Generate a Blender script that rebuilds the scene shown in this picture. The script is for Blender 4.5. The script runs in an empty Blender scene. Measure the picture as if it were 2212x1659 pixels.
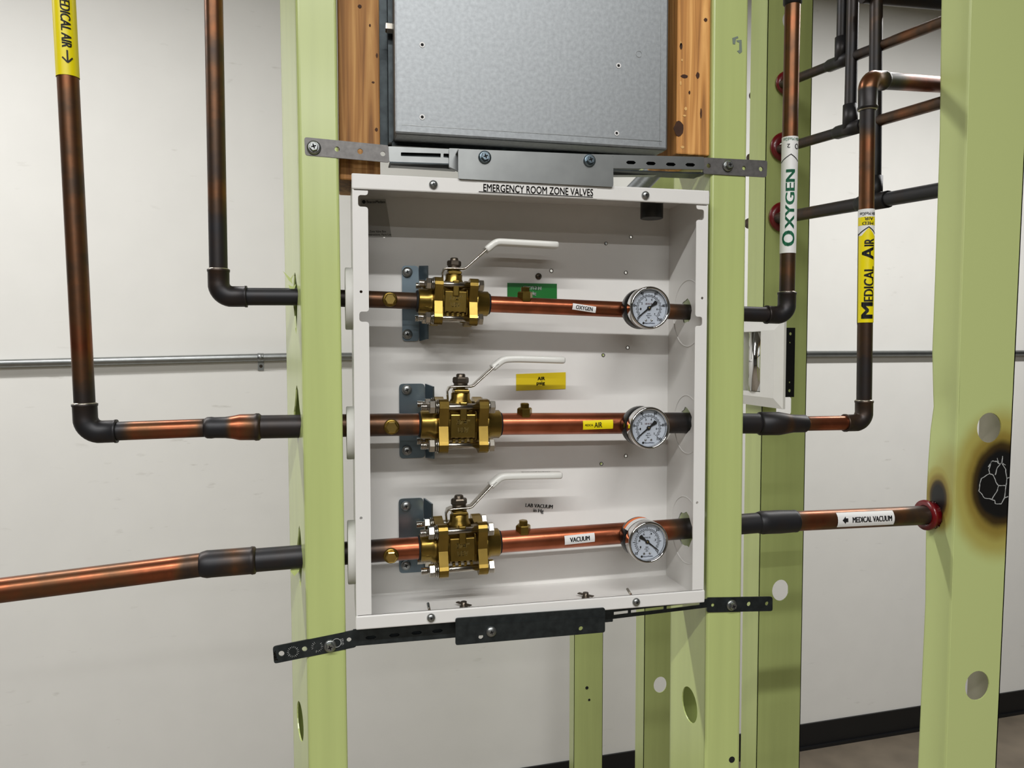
import bpy, bmesh, math, random
from mathutils import Vector as V, Matrix as M
from mathutils.geometry import tessellate_polygon
random.seed(7)
R = math.radians

# ------------------------------------------------------------------ camera
F, CX, CY = 1661.0, 1106.0, 829.5          # focal length and centre in photo pixels (2212 x 1659)
YAW = R(12.8); HOR = 752.0
PIT = math.atan((CY - HOR) / F)
CAM = V((0, 0, 1.6))
scn = bpy.context.scene
col = scn.collection
cam_d = bpy.data.cameras.new('camera'); cam = bpy.data.objects.new('camera', cam_d); col.objects.link(cam)
cam_d.sensor_width = 36; cam_d.lens = F / 2212 * 36; cam_d.clip_start = .02
cam.location = CAM; cam.rotation_euler = (R(90) - PIT, 0, -YAW)
scn.camera = cam
FW = V((math.sin(YAW) * math.cos(PIT), math.cos(YAW) * math.cos(PIT), -math.sin(PIT)))
RT = V((math.cos(YAW), -math.sin(YAW), 0)); UP = RT.cross(FW)
def ray(px, py): return FW + RT * ((px - CX) / F) - UP * ((py - CY) / F)
def P(px, py, y):                            # pixel -> point on the plane Y = y
    d = ray(px, py); return CAM + d * (y / d.y)
def PX(px, py, x):                           # pixel -> point on the plane X = x
    d = ray(px, py); return CAM + d * (x / d.x)
def scale(p): return (p - CAM).dot(FW) / F   # metres per pixel at a point

# ------------------------------------------------------------------ world, lights, exposure
vs = scn.view_settings
vs.view_transform = 'Standard'; vs.look = 'None'; vs.gamma = 1; vs.use_curve_mapping = False
vs.exposure = 0.0
w = bpy.data.worlds.new('world'); scn.world = w; w.use_nodes = True
w.node_tree.nodes['Background'].inputs[0].default_value = (.9, .93, 1, 1)
w.node_tree.nodes['Background'].inputs[1].default_value = .05
def area(name, loc, sx, sy, watts, rot=(0, 0, 0), color=(1, .99, .98)):
    l = bpy.data.lights.new(name, 'AREA'); l.shape = 'RECTANGLE'; l.size = sx; l.size_y = sy; l.energy = watts; l.color = color
    o = bpy.data.objects.new(name, l); col.objects.link(o); o.location = loc; o.rotation_euler = rot
    return o
CEIL = 3.0
for yy, ww in ((-.87, 66), (-2.95, 62), (-5.0, 52)):      # rows of ceiling tubes in the hall
    area('ceiling_tube_lamp', (-.4, yy, CEIL - .06), 2.5, .06, ww)
for xx, ww in ((-1.6, 49), (2.3, 55)): area('ceiling_tube_lamp', (xx, 1.5, CEIL - .06), 2.4, .07, ww)   # the row behind the stud wall

# ------------------------------------------------------------------ materials
def lin(c):
    return tuple(((v / 255) / 12.92 if v / 255 <= .04045 else ((v / 255 + .055) / 1.055) ** 2.4) for v in c)
def node_mat(name):
    m = bpy.data.materials.new(name); m.use_nodes = True
    nt = m.node_tree; return m, nt, nt.nodes['Principled BSDF']
def N(nt, t, **k):
    n = nt.nodes.new(t)
    for a, b in k.items(): setattr(n, a, b)
    return n
def noise(nt, sc, stretch=(1, 1, 1), detail=4, coord='Object'):
    tc = N(nt, 'ShaderNodeTexCoord'); mp = N(nt, 'ShaderNodeMapping'); mp.inputs['Scale'].default_value = stretch
    nz = N(nt, 'ShaderNodeTexNoise'); nz.inputs['Scale'].default_value = sc; nz.inputs['Detail'].default_value = detail
    nt.links.new(tc.outputs[coord], mp.inputs[0]); nt.links.new(mp.outputs[0], nz.inputs['Vector']); return nz
def mat(name, rgb, rough=.5, metal=0, nsc=0, namt=.12, stretch=(1, 1, 1), bump=0, coat=0, spec=.5):
    m, nt, b = node_mat(name)
    c = lin(rgb) if max(rgb) > 1.001 else rgb
    b.inputs['Base Color'].default_value = (*c, 1); b.inputs['Roughness'].default_value = rough
    b.inputs['Metallic'].default_value = metal; b.inputs['Coat Weight'].default_value = coat
    b.inputs['Specular IOR Level'].default_value = spec
    if nsc:
        nz = noise(nt, nsc, stretch)
        r = N(nt, 'ShaderNodeValToRGB')
        r.color_ramp.elements[0].position = .3; r.color_ramp.elements[1].position = .7
        r.color_ramp.elements[0].color = (*[max(0, v * (1 - namt)) for v in c], 1)
        r.color_ramp.elements[1].color = (*[min(1, v * (1 + namt)) for v in c], 1)
        nt.links.new(nz.outputs['Fac'], r.inputs[0]); nt.links.new(r.outputs[0], b.inputs['Base Color'])
        if bump:
            bp = N(nt, 'ShaderNodeBump'); bp.inputs['Strength'].default_value = bump; bp.inputs['Distance'].default_value = .002
            nt.links.new(nz.outputs['Fac'], bp.inputs['Height']); nt.links.new(bp.outputs[0], b.inputs['Normal'])
    return m
MT = {}
MT['wall'] = mat('painted_wall', (229, 228, 223), .75, nsc=9, namt=.015, bump=.05)
MT['wall_dim'] = mat('grey_hall_wall', (120, 118, 112), .8, nsc=5, namt=.03)
MT['ceil'] = mat('ceiling_board', (120, 118, 114), .9, nsc=4, namt=.03)
MT['floor'] = mat('concrete_floor', (112, 102, 88), .55, nsc=7, namt=.18, bump=.05)
MT['rubber'] = mat('black_rubber', (17, 18, 20), .45)
MT['green'] = mat('green_stud_paint', (184, 197, 126), .3, nsc=60, namt=.05, stretch=(1, 1, .06), coat=.5)
MT['green'].node_tree.nodes['Principled BSDF'].inputs['Coat Roughness'].default_value = .2
MT['wood'] = None
MT['galv'] = mat('galvanised_sheet', (150, 154, 156), .5, .8, nsc=260, namt=.10, bump=.04)
MT['zinc'] = mat('zinc_plate', (150, 153, 152), .34, .9, nsc=45, namt=.08)
MT['bluezinc'] = mat('blue_zinc', (126, 142, 152), .28, .9, nsc=30, namt=.12)
MT['strap'] = mat('grey_steel_strap', (112, 110, 108), .5, .75, nsc=200, namt=.15, bump=.05)
MT['darkstrap'] = mat('dark_steel_strap', (62, 68, 70), .38, .8, nsc=120, namt=.25)
MT['white'] = mat('white_powder_coat', (229, 228, 224), .28, nsc=90, namt=.008, bump=.012)
MT['plastic'] = mat('grey_white_plastic', (214, 214, 208), .5)
MT['brass'] = mat('brass', (144, 120, 58), .27, .92, nsc=50, namt=.22, bump=.06)
MT['brass_bright'] = mat('bright_brass', (196, 168, 96), .25, 1, nsc=50, namt=.12)
MT['chrome'] = mat('chrome', (225, 225, 225), .08, 1)
MT['steel'] = mat('stainless_steel', (196, 190, 178), .2, 1, nsc=120, namt=.08)
MT['steeldk'] = mat('dark_steel', (92, 84, 74), .35, .9, nsc=60, namt=.2)
MT['black'] = mat('black_plastic', (14, 15, 16), .4)
MT['blackgloss'] = mat('black_case', (18, 19, 21), .22)
MT['void'] = mat('dark_hole', (10, 10, 10), .8)
MT['sleeve'] = mat('white_vinyl_sleeve', (226, 226, 220), .3, coat=.3)
MT['greenlab'] = mat('green_label', (0, 104, 32), .4)
MT['yellowlab'] = mat('yellow_label', (214, 190, 20), .4)
MT['yellow'] = mat('yellow_vinyl', (238, 220, 12), .35)
MT['paper'] = mat('white_vinyl', (232, 232, 230), .4)
MT['ink'] = mat('black_ink', (14, 14, 16), .6)
MT['greenink'] = mat('green_ink', (10, 104, 70), .6)
MT['whiteink'] = mat('white_ink', (235, 240, 235), .6)
MT['redink'] = mat('red_ink', (190, 60, 66), .6)
MT['blueink'] = mat('blue_ink', (30, 62, 130), .6)
MT['orange'] = mat('orange_print', (240, 120, 50), .5)
MT['dial'] = mat('dial_face', (206, 211, 222), .5)
MT['red'] = mat('red_plastic', (100, 8, 17), .3, coat=.2)
MT['solder'] = mat('silver_solder', (190, 182, 168), .3, .9, nsc=160, namt=.2, bump=.1)
MT['crack'] = mat('grey_ash', (176, 178, 176), .8)
MT['dullgrey'] = mat('bare_grey_steel', (150, 145, 132), .5, .3, nsc=60, namt=.05)
MT['stickergrey'] = mat('silver_sticker', (176, 175, 170), .4, nsc=30, namt=.03)
MT['castbrass'] = mat('lit_lettering_brass', (206, 178, 106), .5, .4, nsc=200, namt=.2)  # brighter than the body brass: light on the raised letters put into colour
MT['scrib'] = mat('marker_grey', (118, 130, 118), .7)
def wood(g=1.0, nm_='pine_wood'):
    m, nt, b = node_mat(nm_)
    nz = noise(nt, 110, (1, 1, .035), 6); nz.inputs['Distortion'].default_value = 1.5
    n2 = noise(nt, 14, (1, 1, .3), 3)
    r = N(nt, 'ShaderNodeValToRGB'); e = r.color_ramp.elements
    e[0].position = .36; e[0].color = (*[v * g for v in lin((118, 76, 36))], 1)
    e[1].position = .64; e[1].color = (*[v * g for v in lin((206, 156, 92))], 1)
    k = e.new(.5); k.color = (*[v * g for v in lin((172, 120, 62))], 1)
    mx = N(nt, 'ShaderNodeMix', data_type='FLOAT'); mx.inputs[0].default_value = .35
    nt.links.new(nz.outputs['Fac'], mx.inputs[2]); nt.links.new(n2.outputs['Fac'], mx.inputs[3])
    nt.links.new(mx.outputs[0], r.inputs[0]); nt.links.new(r.outputs[0], b.inputs['Base Color'])
    b.inputs['Roughness'].default_value = .7
    bp = N(nt, 'ShaderNodeBump'); bp.inputs['Strength'].default_value = .35; bp.inputs['Distance'].default_value = .002
    nt.links.new(nz.outputs['Fac'], bp.inputs['Height']); nt.links.new(bp.outputs[0], b.inputs['Normal'])
    return m
MT['wood'] = wood(.9); MT['palewood'] = wood(1.45, 'pale_pine_wood')
MT['knot'] = mat('wood_knot', (66, 38, 20), .8, nsc=60, namt=.4)
MT['woodchip'] = mat('raw_wood_fibre', (222, 178, 112), .8, nsc=60, namt=.2)
def copper():
    m, nt, b = node_mat('heat_stained_copper')
    at = N(nt, 'ShaderNodeAttribute', attribute_name='patina')
    nz = noise(nt, 55, (1, 1, 1), 5); n2 = noise(nt, 16, (1, 1, 1), 3)
    a1 = N(nt, 'ShaderNodeMath', operation='MULTIPLY_ADD'); a1.inputs[1].default_value = .5; a1.inputs[2].default_value = -.25
    nt.links.new(nz.outputs['Fac'], a1.inputs[0])
    a2 = N(nt, 'ShaderNodeMath', operation='MULTIPLY_ADD'); a2.inputs[1].default_value = .6; a2.inputs[2].default_value = -.3
    nt.links.new(n2.outputs['Fac'], a2.inputs[0])
    s1 = N(nt, 'ShaderNodeMath', operation='ADD'); nt.links.new(a1.outputs[0], s1.inputs[0]); nt.links.new(a2.outputs[0], s1.inputs[1])
    s2 = N(nt, 'ShaderNodeMath', operation='ADD'); nt.links.new(s1.outputs[0], s2.inputs[0]); nt.links.new(at.outputs['Fac'], s2.inputs[1])
    r = N(nt, 'ShaderNodeValToRGB'); e = r.color_ramp.elements
    e[0].position = 0; e[0].color = (*lin((184, 108, 78)), 1)
    e[1].position = 1; e[1].color = (*lin((34, 34, 37)), 1)
    for p, c in ((.16, (170, 96, 66)), (.32, (136, 78, 52)), (.46, (112, 74, 48)), (.62, (78, 58, 42)), (.8, (50, 42, 38))):
        k = e.new(p); k.color = (*lin(c), 1)
    nt.links.new(s2.outputs[0], r.inputs[0]); nt.links.new(r.outputs[0], b.inputs['Base Color'])
    mr = N(nt, 'ShaderNodeMapRange'); mr.inputs[1].default_value = .3; mr.inputs[2].default_value = 1; mr.inputs[3].default_value = .9; mr.inputs[4].default_value = .3
    nt.links.new(s2.outputs[0], mr.inputs[0]); nt.links.new(mr.outputs[0], b.inputs['Metallic'])
    rr = N(nt, 'ShaderNodeMapRange'); rr.inputs[1].default_value = .2; rr.inputs[2].default_value = 1; rr.inputs[3].default_value = .28; rr.inputs[4].default_value = .46
    nt.links.new(s2.outputs[0], rr.inputs[0]); nt.links.new(rr.outputs[0], b.inputs['Roughness'])
    bp = N(nt, 'ShaderNodeBump'); bp.inputs['Strength'].default_value = .12; bp.inputs['Distance'].default_value = .001
    nt.links.new(nz.outputs['Fac'], bp.inputs['Height']); nt.links.new(bp.outputs[0], b.inputs['Normal'])
    return m
MT['copper'] = copper()
def scuffed_wall():
    m = MT['wall']; nt = m.node_tree; b = nt.nodes['Principled BSDF']; src = b.inputs['Base Color'].links[0].from_socket
    n1 = noise(nt, 14, (1, 1, 3.5), 3); n2 = noise(nt, 2.2, (1, 1, 1), 2)
    r1 = N(nt, 'ShaderNodeMapRange'); r1.inputs[1].default_value = .68; r1.inputs[2].default_value = .78; nt.links.new(n1.outputs['Fac'], r1.inputs[0])
    r2 = N(nt, 'ShaderNodeMapRange'); r2.inputs[1].default_value = .45; r2.inputs[2].default_value = .65; nt.links.new(n2.outputs['Fac'], r2.inputs[0])
    mu = N(nt, 'ShaderNodeMath', operation='MULTIPLY'); nt.links.new(r1.outputs[0], mu.inputs[0]); nt.links.new(r2.outputs[0], mu.inputs[1])
    mx = N(nt, 'ShaderNodeMixRGB', blend_type='MULTIPLY'); mx.inputs[2].default_value = (.8, .79, .77, 1)
    nt.links.new(mu.outputs[0], mx.inputs[0]); nt.links.new(src, mx.inputs[1]); nt.links.new(mx.outputs[0], b.inputs['Base Color'])
scuffed_wall()
def glass():
    m, nt, b = node_mat('gauge_glass')
    out = nt.nodes['Material Output']
    tr = N(nt, 'ShaderNodeBsdfTransparent'); tr.inputs[0].default_value = (.97, .98, .98, 1)
    gl = N(nt, 'ShaderNodeBsdfGlossy'); gl.inputs['Roughness'].default_value = .03
    mx = N(nt, 'ShaderNodeMixShader'); mx.inputs[0].default_value = .06
    nt.links.new(tr.outputs[0], mx.inputs[1]); nt.links.new(gl.outputs[0], mx.inputs[2]); nt.links.new(mx.outputs[0], out.inputs[0])
    return m
MT['glass'] = glass()
def scorched(c1, r1, c2, r2):                # the same green paint, burnt where a torch flame touched it
    m, nt, b = node_mat('scorched_green_paint')
    geo = N(nt, 'ShaderNodeNewGeometry'); nz = noise(nt, 30, (1, 1, 1), 4)
    def spot(c, rad, st):
        mp = N(nt, 'ShaderNodeVectorMath', operation='SUBTRACT'); mp.inputs[1].default_value = c
        nt.links.new(geo.outputs['Position'], mp.inputs[0])
        sc = N(nt, 'ShaderNodeVectorMath', operation='MULTIPLY'); sc.inputs[1].default_value = st; nt.links.new(mp.outputs[0], sc.inputs[0])
        ln = N(nt, 'ShaderNodeVectorMath', operation='LENGTH'); nt.links.new(sc.outputs[0], ln.inputs[0])
        d = N(nt, 'ShaderNodeMath', operation='DIVIDE'); d.inputs[1].default_value = rad; nt.links.new(ln.outputs['Value'], d.inputs[0])
        return d
    d1 = spot(c1, r1, (1.05, 1, .85)); d2 = spot(c2, r2, (1, 1.3, .9))
    mn = N(nt, 'ShaderNodeMath', operation='MINIMUM'); nt.links.new(d1.outputs[0], mn.inputs[0]); nt.links.new(d2.outputs[0], mn.inputs[1])
    j = N(nt, 'ShaderNodeMath', operation='MULTIPLY_ADD'); j.inputs[1].default_value = .25; j.inputs[2].default_value = -.125; nt.links.new(nz.outputs['Fac'], j.inputs[0])
    s = N(nt, 'ShaderNodeMath', operation='ADD'); nt.links.new(mn.outputs[0], s.inputs[0]); nt.links.new(j.outputs[0], s.inputs[1])
    r = N(nt, 'ShaderNodeValToRGB'); e = r.color_ramp.elements; r.color_ramp.interpolation = 'EASE'
    sc = N(nt, 'ShaderNodeMath', operation='MULTIPLY'); sc.inputs[1].default_value = .4; nt.links.new(s.outputs[0], sc.inputs[0])
    e[0].position = .36; e[0].color = (.006, .006, .006, 1)
    e[1].position = .98; e[1].color = (*lin((190, 202, 134)), 1)
    for p, c in ((.44, (58, 44, 18)), (.54, (140, 122, 54)), (.7, (170, 162, 86))):
        k = e.new(p); k.color = (*lin(c), 1)
    nt.links.new(sc.outputs[0], r.inputs[0]); nt.links.new(r.outputs[0], b.inputs['Base Color'])
    b.inputs['Roughness'].default_value = .42
    return m

# ------------------------------------------------------------------ mesh helpers
def frame(o, ez, ex=None):                   # matrix whose local z is ez
    ez = ez.normalized()
    if ex is None: ex = V((1, 0, 0)) if abs(ez.x) < .9 else V((0, 0, 1))
    ey = ez.cross(ex).normalized(); ex = ey.cross(ez).normalized()
    return M(((ex.x, ey.x, ez.x, o.x), (ex.y, ey.y, ez.y, o.y), (ex.z, ey.z, ez.z, o.z), (0, 0, 0, 1)))
class MB:
    def __init__(s): s.v = []; s.f = []; s.h = []; s.sm = []
    def _add(s, vs_, fs, h=0.0, smooth=False, mtx=None):
        b = len(s.v)
        for q in vs_: s.v.append((mtx @ V(q)) if mtx else V(q))
        s.h += h if isinstance(h, list) else [h] * len(vs_)
        for q in fs: s.f.append([b + i for i in q]); s.sm.append(smooth)
        return s
    def box(s, a, b, mtx=None):
        x0, y0, z0 = a; x1, y1, z1 = b
        vs_ = [(x0, y0, z0), (x1, y0, z0), (x1, y1, z0), (x0, y1, z0), (x0, y0, z1), (x1, y0, z1), (x1, y1, z1), (x0, y1, z1)]
        return s._add(vs_, [(0, 3, 2, 1), (4, 5, 6, 7), (0, 1, 5, 4), (1, 2, 6, 5), (2, 3, 7, 6), (3, 0, 4, 7)], mtx=mtx)
    def rbox(s, a, b, bev=.001, mtx=None):   # box with chamfered edges
        bm = bmesh.new(); q = MB().box(a, b)
        vv = [bm.verts.new(p) for p in q.v]
        for f_ in q.f: bm.faces.new([vv[i] for i in f_])
        bmesh.ops.bevel(bm, geom=list(bm.edges), offset=bev, segments=2, affect='EDGES', profile=.5)
        bm.verts.index_update()
        s._add([p.co.copy() for p in bm.verts], [[p.index for p in f_.verts] for f_ in bm.faces], mtx=mtx, smooth=False); bm.free(); return s
    def lathe(s, prof, n=24, mtx=None, smooth=True, h=0.0, cap=True, rot=0.0):   # prof: (radius, height) along local z
        vs_ = []; fs = []
        for r, z in prof:
            for i in range(n):
                a = 2 * math.pi * i / n + rot; vs_.append((r * math.cos(a), r * math.sin(a), z))
        for k in range(len(prof) - 1):
            for i in range(n):
                j = (i + 1) % n; fs.append((k * n + i, k * n + j, (k + 1) * n + j, (k + 1) * n + i))
        s._add(vs_, fs, h, smooth, mtx)
        if cap:
            b = len(s.v) - len(vs_)
            s.f.append([b + i for i in reversed(range(n))]); s.sm.append(False)
            k = len(prof) - 1; s.f.append([b + k * n + i for i in range(n)]); s.sm.append(False)
        return s
    def tube(s, pts, rad, n=20, heat=None, cap=True, flat=None, side=None, smooth=True):
        pts = [V(p) for p in pts]; m = len(pts)
        rad = rad if isinstance(rad, list) else [rad] * m
        heat = heat if isinstance(heat, list) else [heat or 0.0] * m
        tan = [((pts[min(i + 1, m - 1)] - pts[max(i - 1, 0)]).normalized()) for i in range(m)]
        e1 = side.copy() if side else (V((0, 1, 0)) if abs(tan[0].y) < .9 else V((1, 0, 0)))
        vs_ = []; hs = []; fs = []
        for i in range(m):
            e1 = (e1 - tan[i] * e1.dot(tan[i])).normalized(); e2 = tan[i].cross(e1)
            for k in range(n):
                a = 2 * math.pi * k / n
                if flat:                     # rounded rectangle section: flat = (half width along e1, half thickness)
                    c, d = math.cos(a), math.sin(a)
                    p = .55
                    q = e1 * (flat[0] * rad[i] * math.copysign(abs(c) ** p, c)) + e2 * (flat[1] * rad[i] * math.copysign(abs(d) ** p, d))
                else: q = (e1 * math.cos(a) + e2 * math.sin(a)) * rad[i]
                vs_.append(pts[i] + q); hs.append(heat[i])
        for i in range(m - 1):
            for k in range(n):
                j = (k + 1) % n; fs.append((i * n + k, i * n + j, (i + 1) * n + j, (i + 1) * n + k))
        s._add(vs_, fs, hs, smooth)
        if cap:
            b = len(s.v) - len(vs_)
            s.f.append([b + k for k in reversed(range(n))]); s.sm.append(False)
            s.f.append([b + (m - 1) * n + k for k in range(n)]); s.sm.append(False)
        return s
    def plate(s, outer, holes=(), t=.0012, mtx=None):    # polygon with holes in local xy, extruded along -z by t
        loops = [[V((p[0], p[1], 0)) for p in outer]] + [[V((p[0], p[1], 0)) for p in h] for h in holes]
        tris = tessellate_polygon(loops); flatp = [p for l in loops for p in l]; n = len(flatp)
        vs_ = [tuple(p) for p in flatp] + [(p.x, p.y, -t) for p in flatp]; fs = []
        for a, b, c in tris:
            nz = (flatp[b] - flatp[a]).cross(flatp[c] - flatp[a]).z
            if abs(nz) < 1e-14: continue
            if nz < 0: a, b, c = a, c, b
            fs.append((a, b, c)); fs.append((n + a, n + c, n + b))
        o = 0
        for li, l in enumerate(loops):
            k = len(l); ar = sum(l[i].x * l[(i + 1) % k].y - l[(i + 1) % k].x * l[i].y for i in range(k))
            for i in range(k):
                j = (i + 1) % k; q = (o + i, n + o + i, n + o + j, o + j)
                fs.append(q if (ar > 0) == (li == 0) else q[::-1])
            o += k
        return s._add(vs_, fs, mtx=mtx)
    def build(s, name, m, parent=None, L=None):
        base = L if L is not None else (parent_origin(parent) if parent else V((0, 0, 0)))
        me = bpy.data.meshes.new(name); me.from_pydata([tuple(p - base) for p in s.v], [], s.f)
        me.polygons.foreach_set('use_smooth', s.sm)
        if any(s.h):
            a = me.attributes.new('patina', 'FLOAT', 'POINT'); a.data.foreach_set('value', s.h)
        me.materials.append(MT[m] if isinstance(m, str) else m); me.update()
        o = bpy.data.objects.new(name, me); col.objects.link(o)
        if parent: o.parent = parent
        else: o.location = base
        return o
ORG = {}
def parent_origin(o):
    if o.name in ORG: return ORG[o.name]
    t = V((0, 0, 0))
    while o is not None: t += o.location; o = o.parent
    return t
def tag(o, label, cat, group=None):
    o['label'] = label; o['category'] = cat
    if group: o['group'] = group
    return o
def thing(name, loc, label, cat, group=None):
    o = bpy.data.objects.new(name, None); o.empty_display_size = .02; col.objects.link(o); o.location = loc
    return tag(o, label, cat, group)
def circ(c, r, n=16, ry=None): return [(c[0] + r * math.cos(2 * math.pi * i / n), c[1] + (ry or r) * math.sin(2 * math.pi * i / n)) for i in range(n)]
def rrect(x0, y0, x1, y1, r, n=4):
    out = []
    for cx, cy, a0 in ((x1 - r, y1 - r, 0), (x0 + r, y1 - r, 90), (x0 + r, y0 + r, 180), (x1 - r, y0 + r, 270)):
        for i in range(n + 1):
            a = R(a0 + 90 * i / n); out.append((cx + r * math.cos(a), cy + r * math.sin(a)))
    return out
# plates drawn on a vertical plane facing the camera side (-Y): local x = X, local y = Z, local z = -Y
def fm(y): return M(((1, 0, 0, 0), (0, 0, -1, y), (0, 1, 0, 0), (0, 0, 0, 1)))
def xz(px, py, y): p = P(px, py, y); return (p.x, p.z)
def cpx(px, py, rpx, y, n=14):
    p = P(px, py, y); r = rpx * scale(p); return circ((p.x, p.z), r, n)
def roundpoly(pts, r, n=3):                  # round the corners of a polygon
    out = []; k = len(pts)
    for i in range(k):
        a, b, c = V((*pts[i - 1], 0)), V((*pts[i], 0)), V((*pts[(i + 1) % k], 0))
        d1 = (a - b).normalized(); d2 = (c - b).normalized(); p0 = b + d1 * r; p1 = b + d2 * r
        for j in range(n + 1):
            t = j / n; q = p0 * (1 - t) ** 2 + b * 2 * t * (1 - t) + p1 * t * t; out.append((q.x, q.y))
    return out

# ------------------------------------------------------------------ text
def text2d(body, bold=0.0, slices=0):
    cu = bpy.data.curves.new('t', 'FONT'); cu.body = body; cu.resolution_u = 3; cu.fill_mode = 'FRONT'
    ob = bpy.data.objects.new('t', cu); col.objects.link(ob)
    dg = bpy.context.evaluated_depsgraph_get()
    me = bpy.data.meshes.new_from_object(ob.evaluated_get(dg))
    bpy.data.objects.remove(ob); bpy.data.curves.remove(cu)
    bm = bmesh.new(); bm.from_mesh(me); bpy.data.meshes.remove(me)
    xs = [v.co.x for v in bm.verts]; ys = [v.co.y for v in bm.verts]
    x0, x1, y0, y1 = min(xs), max(xs), min(ys), max(ys)
    for k in range(1, slices):
        bmesh.ops.bisect_plane(bm, geom=list(bm.verts) + list(bm.edges) + list(bm.faces), plane_co=(0, y0 + (y1 - y0) * k / slices, 0), plane_no=(0, 1, 0))
    bm.verts.index_update()
    vs_ = [((v.co.x - (x0 + x1) / 2) / (x1 - x0), (v.co.y - (y0 + y1) / 2) / (y1 - y0)) for v in bm.verts]
    fs = [[v.index for v in f_.verts] for f_ in bm.faces]; bm.free()
    if bold:
        b_ = bold * 4 * .7 / (x1 - x0); n = len(vs_)          # heavier strokes: the glyphs repeated a hair apart
        k_ = len(fs); vs0 = vs_; vs_ = [(x * (1 - 2 * b_) - b_, y) for x, y in vs0] + [(x * (1 - 2 * b_), y) for x, y in vs0] + [(x * (1 - 2 * b_) + b_, y) for x, y in vs0]
        fs = fs + [[i + n for i in f_] for f_ in fs[:k_]] + [[i + 2 * n for i in f_] for f_ in fs[:k_]]
    return vs_, fs
def text_flat(name, body, c, e1, n, wd, ht, m, parent, bold=.006, off=.0004, italic=0):
    vs_, fs = text2d(body, bold); e1 = e1.normalized(); e2 = n.cross(e1).normalized()
    mb = MB(); mb._add([c + e1 * ((x + italic * y * ht / wd) * wd) + e2 * (y * ht) + n * off for x, y in vs_], fs); return mb.build(name, m, parent)
def text_wrap(name, body, c, e1, n, r, wd, ht, m, parent, bold=.006, sh=0.0, italic=0):
    vs_, fs = text2d(body, bold, 8); e1 = e1.normalized(); n = (n - e1 * n.dot(e1)).normalized(); e2 = n.cross(e1)
    mb = MB()
    mb._add([c + e1 * (x * wd + italic * y * ht) + (n * math.cos((y * ht + sh) / r) + e2 * math.sin((y * ht + sh) / r)) * r for x, y in vs_], fs)
    return mb.build(name, m, parent)
def wrap_patch(name, pts, c, e1, n, r, m, parent, step=6):   # polygon (along e1, around) bent on a cylinder; quads [(a0,a1,s0,s1)]
    e1 = e1.normalized(); n = (n - e1 * n.dot(e1)).normalized(); e2 = n.cross(e1); mb = MB()
    for a0, a1, s0, s1 in pts:
        vs_ = []; fs = []
        for i in range(step + 1):
            q = s0 + (s1 - s0) * i / step
            d = n * math.cos(q / r) + e2 * math.sin(q / r)
            vs_ += [c + e1 * a0 + d * r, c + e1 * a1 + d * r]
        for i in range(step): fs.append((2 * i, 2 * i + 1, 2 * i + 3, 2 * i + 2))
        mb._add(vs_, fs, smooth=True)
    return mb.build(name, m, parent)
def ribbon_wrap(name, lines, c, e1, n, r, wdt, m, parent):   # thin lines bent on a cylinder, lines of (along, around)
    e1 = e1.normalized(); n = (n - e1 * n.dot(e1)).normalized(); e2 = n.cross(e1); mb = MB()
    def at(a, q): return c + e1 * a + (n * math.cos(q / r) + e2 * math.sin(q / r)) * r
    for l in lines:
        for (a0, q0), (a1, q1) in zip(l, l[1:]):
            L = math.hypot(a1 - a0, q1 - q0); na, nq = -(q1 - q0) / L * wdt / 2, (a1 - a0) / L * wdt / 2; k = 6; vs_ = []; fs = []
            for i in range(k + 1):
                t = -.02 + 1.04 * i / k; a = a0 + (a1 - a0) * t; q = q0 + (q1 - q0) * t
                vs_ += [at(a + na, q + nq), at(a - na, q - nq)]
            for i in range(k): fs.append((2 * i, 2 * i + 1, 2 * i + 3, 2 * i + 2))
            mb._add(vs_, fs)
    return mb.build(name, m, parent)
def text_px(name, body, x0, x1, y, hpx, Y, m, parent, y1=None, bold=.006, off=.0004):
    a = P(x0, y, Y); b = P(x1, y if y1 is None else y1, Y); c = (a + b) / 2
    return text_flat(name, body, c, b - a, V((0, -1, 0)), (b - a).length, hpx * scale(c), m, parent, bold, off)

# ------------------------------------------------------------------ fasteners
def screw(parent, p, n, r=.0055, kind='hex', m='zinc', name='screw'):
    f_ = frame(p, n, V((1, 0, .3))); mb = MB()
    if kind == 'hex':
        mb.lathe([(r, 0), (r * 1.02, .0008), (r * .8, .0018), (r * .75, .0019)], 20, f_)
        mb.lathe([(r * .66, .0015), (r * .68, .0045), (r * .58, .0055)], 6, f_, smooth=False)
        top = .0055
    else:
        mb.lathe([(r, 0), (r, .0008), (r * .9, .0019), (r * .6, .0027), (r * .2, .003)], 18, f_); top = .003
    o = mb.build(name, m, parent)
    if kind != 'plain':
        c = MB(); k = r * .36
        c.box((-k, -r * .09, top - .0006), (k, r * .09, top + .0001), f_); c.box((-r * .09, -k, top - .0006), (r * .09, k, top + .0001), f_)
        c.build('cross_recess', 'void', o)
    return o
def hexnut(mb, c, ax, r, h, mtx_ex=None):
    mb.lathe([(r * .92, 0), (r, h * .12), (r, h * .88), (r * .92, h)], 6, frame(c, ax, mtx_ex), smooth=False)

# ------------------------------------------------------------------ the setting
def struct(o): o['kind'] = 'structure'; return o
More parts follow.
